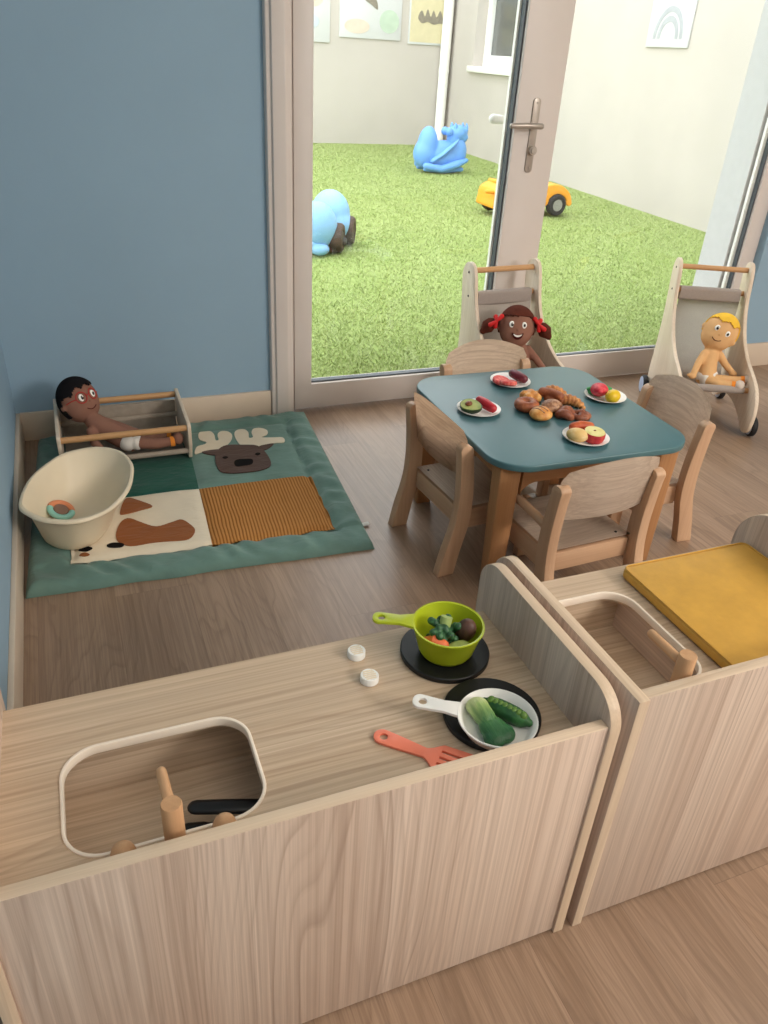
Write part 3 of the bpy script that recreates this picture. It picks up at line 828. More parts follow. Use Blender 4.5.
def kitchen(root, xl, xr, zc, zrail, left, right, hole, basin, T=.018):
    """xl/xr inner faces of the end panels"""
    yf, yb = .578, .932
    ed = lambda n: 0 if abs(n.x) > .5 else (1 if abs(n.z) > .6 else 2)
    l = edge_slots(obj('end_panel', prism(side_outline(*left), xl - T, xl, 'x', (), .0012), 'ash_z', root, True), ['edge', 'edge_z'], ed)
    r = edge_slots(obj('end_panel', prism(side_outline(*right), xr, xr + T, 'x', (), .0012), 'ash_z', root, True), ['edge', 'edge_z'], ed)
    edge_slots(obj('front_panel', box(xl, yf, .006, xr, yf + T, zrail, .0012), 'ash_z', root, True), ['edge_x'], lambda n: abs(n.z) > .6)
    ho = rpoly([(hole[0], hole[2]), (hole[1], hole[2]), (hole[1], hole[3]), (hole[0], hole[3])], hole[4], 10)
    obj('countertop', prism([(xl, yf + T), (xr, yf + T), (xr, yb), (xl, yb)], zc - .018, zc, 'z', [ho]), 'ash_x', root, True)
    obj('back_panel', box(xl, yb - .016, .004, xr, yb - .001, zc - .018), 'ash_z', root, True)
    g = .004
    hi = rpoly([(hole[0] + g, hole[2] + g), (hole[1] - g, hole[2] + g), (hole[1] - g, hole[3] - g), (hole[0] + g, hole[3] - g)], [q - g for q in hole[4]], 10)
    hx = rpoly([(hole[0] - .0005, hole[2] - .0005), (hole[1] + .0005, hole[2] - .0005), (hole[1] + .0005, hole[3] + .0005), (hole[0] - .0005, hole[3] + .0005)], hole[4], 10)
    obj('sink_rim', prism(hx, zc - .0125, zc + .002, 'z', [hi], .0012), 'rim', root, True)
    x0, x1, yA, yB, z0 = basin
    t = .012
    bm = join(box(x0 - t, yA - t, z0 - t, x1 + t, yB + t, z0), box(x0 - t, yA - t, z0, x0, yB + t, zc - .0185), box(x1, yA - t, z0, x1 + t, yB + t, zc - .0185),
              box(x0, yA - t, z0, x1, yA, zc - .0185), box(x0, yB, z0, x1, yB + t, zc - .0185))
    edge_slots(obj('sink_basin', bm, 'ash_x', root, True), ['ash_y'], lambda n: abs(n.x) > .6)

# unit 1: hob and sink
k1 = thing('play_kitchen', 'ash play kitchen counter with hob and sink in the foreground', 'play kitchen', (.215, .755, 0))
kitchen(k1, -.172, .601, .412, .475, (.574, .958, .520, .055, .056), (.574, .958, .520, .055, .056),
        (-.101, .151, .646, .826, [.05, .05, .05, .05]), (-.150, .200, .625, .852, .290))
for cx, cy in ((.487, .850), (.494, .701)):
    obj('hob_ring', lathe([(0, 0), (.071, 0), (.0725, .0015), (.0725, .0085), (.071, .010), (0, .010)], 56, (cx, cy, .4121)), 'black', k1, True)
for cx, cy in ((.348, .888), (.348, .828)):
    kn = obj('dial', lathe([(0, 0), (.0135, 0), (.0145, .001), (.0145, .011), (.0135, .0125), (0, .0125)], 28, (cx, cy, .4121)), 'white', k1, True)
    bm = join(*[box(cx - .010 + abs(i) * .001, cy + i * .0042 - .0012, .4244, cx + .010 - abs(i) * .001, cy + i * .0042 + .0012, .4252) for i in range(-2, 3)])
    sub('grip_line', bm, 'cream', kn, k1)
tp = obj('tap', tube([(.026, .622, .4125), (.026, .622, .500), (.026, .622, .502)], [.0124, .0124, .0114], 24, False), 'peg', k1, True, .5)
sub('spout', tube([(.0255, .630, .482), (.0220, .684, .487)], [.0068, .0066], 14), 'peg_y', tp, k1)
for cx in (-.033, .084):
    obj('tap_knob', lathe([(0, 0), (.0145, 0), (.0155, .014), (.0150, .027), (.0125, .035), (.008, .040), (0, .042)], 28, (cx, .6215, .4125)), 'peg', k1, True)

# unit 2: bench with sink
k2 = thing('play_bench', 'ash play unit with a small sink and bench top right of the hob counter', 'play kitchen', (.905, .755, 0))
kitchen(k2, .6555, 1.155, .450, .513, (.573, .976, .515, .001, .055), (.570, .938, .548, .06, .085),
        (.684, .842, .638, .873, [.03, .04, .05, .03]), (.662, .848, .628, .876, .362))
tp = obj('tap', tube([(.750, .616, .4505), (.750, .616, .532), (.750, .616, .534)], [.0130, .0130, .0120], 24, False), 'peg', k2, True, .5)
sub('spout', tube([(.749, .624, .515), (.743, .684, .520)], [.0072, .0070], 14), 'peg_y', tp, k2)

# mustard cushion
t = thing('seat_cushion', 'flat mustard yellow cushion lying on the right play unit', 'cushion', (1.01, .755, .4505))
obj('cushion_pad', prism(rpoly([(.863, .602), (1.150, .602), (1.150, .905), (.863, .905)], .012, 5), .4507, .4715, 'z', (), .006, 3), 'mustard', t, True)
pip = []
for z in (.4718, .4560):
    P = [(x, y, z) for x, y in rpoly([(.865, .604), (1.148, .604), (1.148, .903), (.865, .903)], .012, 5)]
    P = P + [P[0]]
    pip.append(tube(P, .0016, 8, False))
obj('piping', join(*pip), 'mustard', t, True)

# lime saucepan
def handle(c, d, L, w0, w1, z, th, hole_r):
    d = Vector((d[0], d[1])).normalized(); n = Vector((-d.y, d.x)); c = Vector(c)
    P = lambda s, o: tuple(c + d * s + n * o)
    out = rpoly([P(0, -w0), P(L * .35, -w1 * .78), P(L, -w1), P(L, w1), P(L * .35, w1 * .78), P(0, w0)], [.001, .01, w1 * .8, w1 * .8, .01, .001], 6)
    h = c + d * (L - w1 * 1.05)
    hole = [(h.x + hole_r * math.cos(2 * PI * k / 18), h.y + hole_r * math.sin(2 * PI * k / 18)) for k in range(18)]
    return prism(out, z - th, z, 'z', [hole], .0008, 2)
pc = (.485, .845)
t = thing('saucepan', 'lime green toy saucepan standing on the rear black hob ring', 'saucepan', (pc[0], pc[1], .4222))
prof = [(0, .0), (.040, .0), (.046, .003), (.050, .010), (.0615, .052), (.0640, .0605), (.0655, .0612), (.0655, .059), (.0625, .0575), (.0595, .051), (.0475, .012), (.043, .006), (0, .006)]
prof = [(0, 0), (.036, 0), (.041, .003), (.045, .010), (.0560, .053), (.0580, .0545), (.0575, .0562), (.0542, .0555), (.0430, .013), (.038, .006), (0, .005)]
obj('pan_bowl', lathe(prof, 56, (pc[0], pc[1], .4224)), 'lime', t, True, .9)
dv = Vector((-.105, .052)).normalized()
obj('handle', handle((pc[0] + dv.x * .0545, pc[1] + dv.y * .0545), dv, .066, .017, .0135, .4782, .0045, .0062), 'lime', t, True)

# what is in the saucepan
V = lambda *a: Vector(a)
b0 = V(.478, .850, .457)
t = thing('toy_broccoli', 'dark green toy broccoli in the lime saucepan', 'vegetable', (b0.x, b0.y, .428))
fl = []
for k in range(64):
    a = random.uniform(0, 2 * PI); rr = random.uniform(.002, .024); zz = random.uniform(-.014, .018)
    fl.append(ellip((b0.x + rr * math.cos(a), b0.y - .002 + rr * math.sin(a), b0.z + zz), (.0068,) * 3, None, 10, 7))
obj('floret', bake(join(*fl), .0022, 1), 'brocc', t, True, 1.2)
obj('stalk', tube([(b0.x + .002, b0.y + .0, b0.z + .006), (b0.x + .009, b0.y + .006, b0.z + .026)], [.010, .0095], 14, False), 'brocc_s', t, True)
solo('toy_carrot', tube([(.449, .846, .450), (.458, .833, .458), (.467, .822, .456)], [.008, .0125, .010], 14), 'carrot', 'orange toy carrot piece in the lime saucepan', 'vegetable')
bm = ellip((.514, .838, .463), (.0155, .0165, .0235), RM('X', .35).to_3x3() @ RM('Y', .15).to_3x3(), 24, 16)
solo('toy_potato', bm, 'aubergine', 'brown toy potato leaning in the lime saucepan', 'vegetable')
solo('toy_cucumber_slice', ellip((.489, .815, .454), (.021, .0105, .008), RM('Z', .1).to_3x3()), 'cuke', 'pale green toy slice at the front inside the lime saucepan', 'vegetable')

# white frying pan
fc = (.484, .671)
t = thing('frying_pan', 'white toy frying pan lying on the front black hob ring', 'frying pan', (fc[0], fc[1], .4222))
prof = [(0, 0), (.044, 0), (.048, .003), (.0565, .018), (.0580, .0195), (.0575, .0212), (.0545, .0205), (.0465, .0065), (.043, .0045), (0, .004)]
obj('pan_bowl', lathe(prof, 56, (fc[0], fc[1], .4224)), 'white', t, True, .9)
dv = Vector((-.100, .070)).normalized()
obj('handle', handle((fc[0] + dv.x * .054, fc[1] + dv.y * .054), dv, .070, .014, .0140, .4432, .0045, .0066), 'white', t, True)

bm = bake(join(ellip((.467, .701, .441), (.0175, .015, .012)), tube([(.467, .697, .441), (.468, .676, .440)], [.0155, .0150], 14), ellip((.470, .656, .439), (.021, .024, .0105)), ellip((.478, .646, .438), (.019, .019, .0095)), ellip((.464, .642, .438), (.017, .017, .0095))), .0022, 2)
solo('toy_pak_choi', bm, 'bok', 'toy pak choi with pale base and dark leaves in the white pan', 'vegetable', base=(.469, .668, .4285), sharp=1.2)
pa, pb = V(.484, .709, .438), V(.524, .651, .438)
t = thing('toy_pea_pod', 'open toy pea pod with a row of peas in the white pan', 'vegetable', ((pa.x + pb.x) / 2, (pa.y + pb.y) / 2, .428))
P = [pa.lerp(pb, s) for s in (0, .12, .3, .5, .7, .88, 1)]
obj('pod', tube(P, [.006, .0115, .0138, .0142, .0138, .0115, .006], 16), 'pod', t, True)
bm = []
for s in np.linspace(.14, .86, 8):
    p = pa.lerp(pb, s) + V(-.0005, -.0005, .0092)
    bm.append(ellip(p, (.0062, .0062, .0062), None, 14, 9))
for q in bm: obj('pea', q, 'pea', t, True)

# coral slotted turner
a, b = V(.316, .7215), V(.446, .590)
d = (b - a).normalized(); nn = V(-d.y, d.x)
P = lambda s, o: tuple(a + d * s + nn * o)
out = rpoly([P(0, -.0135), P(.035, -.0115), P(.078, -.0080), P(.086, -.013), P(.098, -.0240), P(.142, -.0260), P(.142, .0260), P(.098, .0240), P(.086, .013), P(.078, .0080), P(.035, .0115), P(0, .0135)],
            [.0125, .01, .006, .006, .006, .003, .003, .006, .006, .006, .01, .0125], 5)
holes = [[(a + d * .0145).x + .0062 * math.cos(2 * PI * k / 16), (a + d * .0145).y + .0062 * math.sin(2 * PI * k / 16)] for k in range(16)]
holes = [[tuple(h) for h in holes]]
for o in (-.0115, 0, .0115):
    holes.append(rpoly([P(.098, o - .0024), P(.134, o - .0024), P(.134, o + .0024), P(.098, o + .0024)], .002, 3))
solo('turner', prism(out, .4128, .4168, 'z', holes, .0008), 'coral', 'coral orange slotted turner lying on the counter beside the front hob ring', 'utensil')

# black utensils in the basin
def utensil(label, pts, w, th, z, name, blade=None):
    t = thing(name, label, 'utensil', (pts[0][0], pts[0][1], z))
    bm = tube([(p[0], p[1], z + th) for p in pts], w, 12, True, 1.0, .5, hint=V(0, 0, 1))
    obj('handle', bm, 'blackp', t, True)
    if blade: obj('blade', prism(rpoly(blade, .008, 5), z + .001, z + .005, 'z', (), .0008), 'blackp', t, True)
utensil('black toy knife lying on top in the front sink', [(.062, .731), (.100, .719), (.145, .705)], [.0115, .0120, .0115], .016, .334, 'toy_knife', [(.135, .702), (.180, .690), (.182, .706), (.138, .722)])
utensil('black toy server lying under the knife in the front sink', [(.048, .728), (.068, .722), (.085, .714)], [.0085, .0095, .0085], .012, .304, 'toy_server', [(.050, .700), (.100, .690), (.118, .722), (.075, .735)])

# ------------------------------------------------------------------ table
TR = math.radians(-1.05); TC = (1.214, 1.723)
t = thing('play_table', 'low square table with teal top and beech legs', 'table', (TC[0], TC[1], 0), TR)
hw, hd = .298, .309
obj('tabletop', prism(rpoly([(-hw, -hd), (hw, -hd), (hw, hd), (-hw, hd)], .098, 14), .381, .400, 'z', (), .004, 3), 'teal', t)
for sx in (-1, 1):
    for sy in (-1, 1):
        # slightly tapered leg
        bm = box(-.031, -.024, 0, .031, .024, .3805, .006, 3)
        for v in bm.verts:
            k = 1 - .22 * (1 - v.co.z / .38)
            v.co.x *= k; v.co.y *= k
        xf(bm, TM(sx * .244, sy * .243, 0))
        obj('leg', bm, 'tbeech_z', t)
def apron(L, curve):
    # board with quarter-round brackets at both ends
    P = [(-L, .380), (-L, .285)] + [(-L + .05 - .05 * math.cos(a), .285 + .035 * math.sin(a)) for a in [PI / 2 * k / 6 for k in range(1, 7)]] + \
        [(L - .05 + .05 * math.cos(a), .285 + .035 * math.sin(a)) for a in [PI / 2 * (6 - k) / 6 for k in range(0, 6)]] + [(L, .285), (L, .380)]
    return P
for s in (-1, 1):
    obj('apron', prism(apron(.200, 1), s * .243 - .010, s * .243 + .010, 'y', (), .002), 'tbeech_x', t)
    obj('apron', prism(apron(.218, 1), s * .236 - .010, s * .236 + .010, 'x', (), .002), 'tbeech_y', t)

# ------------------------------------------------------------------ chairs
def slat_curve(L, bow, n=14): return [(-L + 2 * L * k / n, -bow * (1 - (2 * k / n - 1) ** 2)) for k in range(n + 1)]

def make_chair(label, arms=False):
    c = thing('toddler_chair', label, 'chair', (0, 0, 0), 0, 'toddler chairs around the teal table')
    # seat: dished plywood, y forward
    n = 18
    bm = bmesh.new()
    L, y0, y1 = .128, -.004, .252
    g = [[None] * (n + 1) for _ in range(n + 1)]
    for i in range(n + 1):
        for j in range(n + 1):
            u = i / n * 2 - 1; v = j / n
            x = u * L; y = y0 + (y1 - y0) * v
            z = .196 - .011 * max(0, 1 - u * u * 1.25) * max(0, math.sin(PI * min(1, v * 1.15))) - (.006 * max(0, (v - .86) / .14) ** 2)
            g[i][j] = bm.verts.new((x, y, z))
    for i in range(n):
        for j in range(n): bm.faces.new((g[i][j], g[i + 1][j], g[i + 1][j + 1], g[i][j + 1]))
    bmesh.ops.solidify(bm, geom=bm.faces[:], thickness=.011)
    obj('seat', bm, 'ply_x', c, sharp=.9)
    for s in (-1, 1):
        # rear post: splayed foot, upright, leaning top
        path = smooth_open([(0, -.049, 0), (0, -.034, .075), (0, -.014, .16), (0, -.010, .24), (0, -.016, .32), (0, -.026, .398)], 4)
        ring = []
        bm = bmesh.new()
        wx = .0148
        for i, p in enumerate(path):
            k = p.z / .398
            hd_ = .0255 - .007 * k
            ring.append([bm.verts.new((s * .142 + a * wx, p.y + b * hd_, p.z + (0 if i < len(path) - 1 else 0))) for a, b in ((-1, -1), (1, -1), (1, 1), (-1, 1))])
        for a, b in zip(ring, ring[1:]):
            for q in range(4): bm.faces.new((a[q], a[(q + 1) % 4], b[(q + 1) % 4], b[q]))
        bm.faces.new(ring[0][::-1]); tf = bm.faces.new(ring[-1])
        tope = [e for e in tf.edges if abs(e.verts[0].co.x - e.verts[1].co.x) > .01]
        bmesh.ops.bevel(bm, geom=tope, offset=.0185, segments=6, profile=.5, affect='EDGES')
        bmesh.ops.recalc_face_normals(bm, faces=bm.faces)
        bev(bm, .0035, 2, .7)
        pst = obj('rear_post', bm, 'beech_z', c, sharp=.6)
        # front leg
        h = .262 if arms else .184
        bm = box(s * .139 - .0125, .196, 0, s * .139 + .0125, .234, h, .004, 3)
        obj('front_leg', bm, 'beech_z', c)
        obj('side_rail', box(s * .118 - .009, .005, .125, s * .118 + .009, .205, .1845, .002), 'beech_y', c)
        if arms:
            obj('armrest', tube([(s * .139, -.010, .262), (s * .138, .06, .268), (s * .136, .15, .270), (s * .134, .236, .266)], [.0115, .0120, .0120, .0115], 14), 'beech_y', c)
        for yy in (.018, .215):
            obj('screw', rod((s * .098, yy, .1925), (s * .098, yy, .1975), .0035, 10, .0005), 'screw', c)
        obj('screw', rod((s * .1515, -.018, .315), (s * .1535, -.018, .315), .0035, 10, .0005), 'screw', c)
    obj('back_rail', box(-.1255, -.004, .130, .1255, .010, .1845, .002), 'beech_x', c)
    obj('front_rail', box(-.1255, .214, .130, .1255, .230, .1845, .002), 'beech_x', c)
    # curved backrest, arched top
    n = 26
    bm = bmesh.new(); lo = []; hi = []
    cols = []
    for i in range(n + 1):
        u = i / n * 2 - 1
        x = u * .146
        y = -.004 - .026 * (1 - u * u)
        ztop = .428 + .034 * (1 - abs(u) ** 2.0)
        if abs(u) > .92: ztop -= .018 * ((abs(u) - .92) / .08) ** 2
        zbot = .292 + .0 * u
        if abs(u) > .93: zbot += .010 * ((abs(u) - .93) / .07) ** 2
        col = []
        for j in range(9):
            w = j / 8; z = zbot + (ztop - zbot) * w
            col.append(bm.verts.new((x, y - .020 * (z - .292) / .13, z)))
        cols.append(col)
    for a, b in zip(cols, cols[1:]):
        for j in range(8): bm.faces.new((a[j], b[j], b[j + 1], a[j + 1]))
    bmesh.ops.solidify(bm, geom=bm.faces[:], thickness=.011)
    bmesh.ops.recalc_face_normals(bm, faces=bm.faces)
    bev(bm, .002, 2, .9)
    obj('backrest', bm, 'ply_x', c, sharp=.8)
    return c

ch = make_chair('pale wooden toddler chair left of the teal table, seen from behind')
ch.location = (.904, 1.722, 0); ch.rotation_euler = (0, 0, -PI / 2 + .08)
dup(ch, (1.238, 2.098, 0), PI - .03, 'pale wooden toddler chair at the far side of the teal table, near the glass door')
dup(ch, (1.622, 1.672, 0), PI / 2 - .07, 'pale wooden toddler chair right of the teal table, facing left')
ca = make_chair('wooden toddler armchair at the near side of the teal table', True)
ca.location = (1.156, 1.345, 0); ca.rotation_euler = (0, 0, .045)

# ------------------------------------------------------------------ plates and toy food
TZ = .4005
plates = [((1.021, 1.758), 'white toy plate with avocado and red pepper at the left of the table'),
          ((1.217, 1.927), 'white toy plate with tomato slices at the far side of the table'),
          ((1.440, 1.751), 'white toy plate with strawberry and lemon at the right of the table'),
          ((1.214, 1.518), 'white toy plate with apple half and potato at the near side of the table')]
p0 = None
for (x, y), lb in plates:
    if p0 is None:
        p0 = solo('toy_plate', lathe([(0, .0), (.037, 0), (.041, .001), (.0575, .0075), (.0615, .0090), (.0615, .0105), (.0565, .0098), (.040, .0032), (0, .0028)], 48, (x, y, TZ)), 'plate', lb, 'plate', 'toy plates on the teal table', .9)
    else:
        q = p0.copy(); COL.objects.link(q); q.location = (x, y, TZ); q['label'] = lb
PZ = TZ + .0035
def rz3(a): return RM('Z', a).to_3x3()

# avocado half
c = V(.994, 1.745, PZ); Rq = TM(*c) @ RM('Z', -1.05) @ RM('X', .35)
t = thing('toy_avocado', 'toy avocado half with pit on the left plate', 'fruit', tuple(c))
def half(r, squash=1.0, pear=0.0):
    bm = bmesh.new(); bmesh.ops.create_uvsphere(bm, u_segments=28, v_segments=18, radius=1)
    bmesh.ops.bisect_plane(bm, geom=bm.verts[:] + bm.edges[:] + bm.faces[:], plane_co=(0, 0, 0), plane_no=(0, 0, 1), clear_outer=True)
    es = [e for e in bm.edges if e.is_boundary]
    bmesh.ops.contextual_create(bm, geom=es)
    for v in bm.verts:
        k = 1 - pear * v.co.x
        v.co = V(v.co.x * r[0], v.co.y * r[1] * k, v.co.z * r[2] * k)
    return bm
bm = half((.034, .024, .026), 1, .2); xf(bm, Rq @ TM(0, 0, .026)); obj('skin', bm, 'avo_skin', t, True)
bm = prism([(.031 * math.cos(a), .0215 * math.sin(a) * (1 - .2 * math.cos(a))) for a in [2 * PI * k / 32 for k in range(32)]], .0255, .0275, 'z'); xf(bm, Rq); obj('flesh', bm, 'avo_flesh', t, True)
bm = ellip((-.008, 0, .028), (.010, .010, .006)); xf(bm, Rq); obj('pit', bm, 'avo_pit', t, True)
solo('toy_pepper', tube([(1.029, 1.772, PZ + .022), (1.037, 1.750, PZ + .0185), (1.045, 1.724, PZ + .0155)], [.012, .0145, .0125], 16), 'red', 'long red toy pepper beside the avocado on the left plate', 'vegetable')
# tomato slices and plum sausage
for i, (x, y, z, a) in enumerate(((1.180, 1.918, .010, .15), (1.190, 1.895, .012, -.2))):
    bm = lathe([(0, -.006), (.024, -.006), (.027, -.003), (.027, .003), (.024, .006), (0, .006)], 28); xf(bm, TM(x, y, PZ + z) @ RM('X', a) @ RM('Y', .1))
    solo('toy_tomato_slice', bm, 'pink', ['rear red toy tomato slice on the far plate', 'front red toy tomato slice leaning on another on the far plate'][i], 'vegetable', 'tomato slices on the far plate')
solo('toy_sausage', tube([(1.232, 1.942, PZ + .020), (1.240, 1.922, PZ + .018), (1.246, 1.900, PZ + .0165)], [.0135, .0152, .0135], 16), 'plum', 'plum coloured toy sausage beside the tomato slices', 'sausage')
# right plate
bm = bake(join(*[ellip((1.440 + .030 * math.cos(a), 1.782 + .016 * math.sin(a), PZ + .010 + .004 * math.sin(3 * a)), (.015, .012, .006), None, 12, 8) for a in [k * .7 for k in range(9)]]), .003, 2)
solo('toy_lettuce', bm, 'leaf', 'green toy lettuce leaf behind the strawberry on the right plate', 'vegetable')
bm = ellip((0, 0, 0), (.032, .026, .020), None, 28, 18)
for v in bm.verts:
    k = 1 - .35 * max(0, -v.co.x / .032); v.co.y *= k; v.co.z *= k
xf(bm, TM(1.414, 1.750, PZ + .025) @ RM('Z', .95) @ RM('Y', .2))
solo('toy_strawberry', bm, 'straw', 'large pink-red toy strawberry on the right plate', 'fruit')
bm = bake(join(ellip((1.432, 1.707, PZ + .020), (.026, .021, .0195), rz3(.4)), ellip((1.456, 1.717, PZ + .020), (.009, .007, .007), rz3(.4))), .003, 3)
solo('toy_lemon', bm, 'yellow', 'yellow toy lemon beside the strawberry on the right plate', 'fruit', sharp=1.2)
# near plate
bm = lathe([(0, -.0165), (.019, -.0165), (.026, -.011), (.0290, 0), (.0285, .009), (.027, .012), (0, .012)], 36); xf(bm, TM(1.220, 1.494, PZ + .017) @ RM('X', .12))
t = thing('toy_apple', 'toy apple half with red skin and pale cut face on the near plate', 'fruit', (1.220, 1.494, PZ))
obj('skin', bm, 'apple_skin', t, True)
bm = lathe([(0, .0118), (.0255, .0118), (.0264, .0128), (.011, .0145), (0, .0135)], 36); xf(bm, TM(1.220, 1.494, PZ + .017) @ RM('X', .12)); obj('flesh', bm, 'apple_flesh', t, True)
bm = ellip((0, 0, 0), (.004, .0025, .0015), None, 10, 6); xf(bm, TM(1.220, 1.494, PZ + .0315)); obj('seed', bm, 'avo_pit', t, True)
bm = ellip((1.177, 1.506, PZ + .018), (.029, .0215, .018), rz3(-.75)); solo('toy_potato', bm, 'potato', 'beige toy potato at the left of the near plate', 'vegetable')
solo('toy_sausage', tube([(1.190, 1.545, PZ + .022), (1.211, 1.543, PZ + .0235), (1.233, 1.534, PZ + .023)], [.0125, .0142, .0125], 16), 'sausage', 'orange-brown toy sausage at the back of the near plate', 'sausage')

# bread heap in the middle of the table
G = 'toy breads in the middle of the table'
def bun(name, c, r, mat, label, scores=0, rot=0.0):
    t = thing(name, label, 'bread', (c[0], c[1], TZ), 0, G)
    bm = ellip((0, 0, 0), r, None, 32, 18)
    for v in bm.verts:
        if v.co.z < 0: v.co.z *= .72
    xf(bm, TM(c[0], c[1], TZ + r[2] * .72) @ RM('Z', rot)); obj('crust', bm, mat, t, True)
    if scores:
        for s in range(scores):
            o = (s - (scores - 1) / 2) * r[0] * .42
            P = [(o + .002, -r[1] * .62, 0), (o, 0, 0), (o - .002, r[1] * .62, 0)]
            P = [(p[0], p[1], r[2] * math.sqrt(max(0, 1 - (p[0] / r[0]) ** 2 - (p[1] / r[1]) ** 2)) - .0005) for p in P]
            bm = tube(smooth_open(P, 3), .0022, 8); xf(bm, TM(c[0], c[1], TZ + r[2] * .72) @ RM('Z', rot)); obj('score', bm, 'bread3', t, True)
    return t
bun('toy_bun', (1.163, 1.662), (.033, .031, .021), 'bread1', 'golden orange scored toy bun at the front of the bread heap', 3, .3)
def ringbread(name, c, R_, r, mat, label, gap=0.0):
    P = [(c[0] + R_ * math.cos(a), c[1] + R_ * math.sin(a), TZ + r) for a in [gap + (2 * PI - 2 * gap) * k / 30 for k in range(31)]]
    return solo(name, tube(P, r, 14, gap > 0), mat, label, 'bread', G)
ringbread('toy_bagel', (1.158, 1.730), .0205, .0155, 'bread2', 'dark brown toy bagel at the left of the bread heap')
bm = bake(join(*[ellip((1.206 + .020 * math.cos(a), 1.785 + .018 * math.sin(a), TZ + .015), (.016, .015, .0145), None, 14, 10) for a in [k * PI * 2 / 5 for k in range(5)]], ellip((1.206, 1.785, TZ + .018), (.016, .016, .015))), .003, 2)
solo('toy_pastry', bm, 'bread1', 'golden lobed toy pastry behind the bagel', 'bread', G, 1.2)
def croissant(c, rot, R_, label, mat='bread4', n=9, mx=.017):
    bl = []
    for k in range(n):
        s = k / (n - 1) * 2 - 1
        a = s * 1.05
        rr = mx * (1 - .55 * abs(s) ** 1.6)
        p = V(R_ * math.sin(a), R_ * (math.cos(a) - .75), rr * .92)
        bl.append(ellip(p, (rr * .62, rr * 1.05, rr), rz3(-a), 14, 10))
    bm = bake(join(*bl), .0026, 1)
    xf(bm, TM(c[0], c[1], TZ) @ RM('Z', rot))
    return solo('toy_croissant', bm, mat, label, 'bread', G, 1.2)
croissant((1.287, 1.797), -.30, .046, 'brown toy croissant at the far right of the bread heap')
croissant((1.292, 1.722), -.65, .050, 'brown toy croissant at the right of the bread heap, nearer the viewer')
P = smooth_open([(1.235, 1.775, TZ + .030), (1.252, 1.752, TZ + .033), (1.262, 1.728, TZ + .031)], 3)
bl = [ellip(p, (.013, .014, .013), None, 14, 10) for p in P]
solo('toy_bread_twist', bake(join(*bl, ellip((1.25, 1.75, TZ + .013), (.018, .026, .014))), .0028, 1), 'bread2', 'reddish brown toy bread twist on top of the heap', 'bread', G, 1.2)
bun('toy_roll', (1.222, 1.700), (.031, .028, .021), 'bread3', 'round speckled wholemeal toy roll in the centre of the heap', 0)
P = [(1.236 + .017 * math.cos(a), 1.652 + .015 * math.sin(a) * 1.1, TZ + .013 + .006 * math.sin(2 * a)) for a in [2 * PI * k / 24 for k in range(25)]]
bm = bake(join(tube(P, .0125, 12), ellip((1.236, 1.658, TZ + .020), (.014, .013, .011))), .0028, 2)
solo('toy_knot_roll', bm, 'bread5', 'brown knotted toy roll at the right front of the heap', 'bread', G, 1.2)
P1 = [(1.278 + .022 * math.cos(a), 1.638 + .020 * math.sin(a), TZ + .009) for a in [-.6 + (2 * PI - .5) * k / 28 for k in range(29)]]
P2 = [(1.262, 1.655, TZ + .014), (1.276, 1.640, TZ + .019), (1.290, 1.622, TZ + .012)]
P3 = [(1.294, 1.655, TZ + .014), (1.280, 1.640, TZ + .019), (1.266, 1.622, TZ + .012)]
solo('toy_pretzel', bake(join(tube(P1, .0085, 12), tube(P2, .007, 10), tube(P3, .007, 10)), .0024, 1), 'bread5', 'dark brown toy pretzel at the right end of the bread', 'bread', G, 1.2)

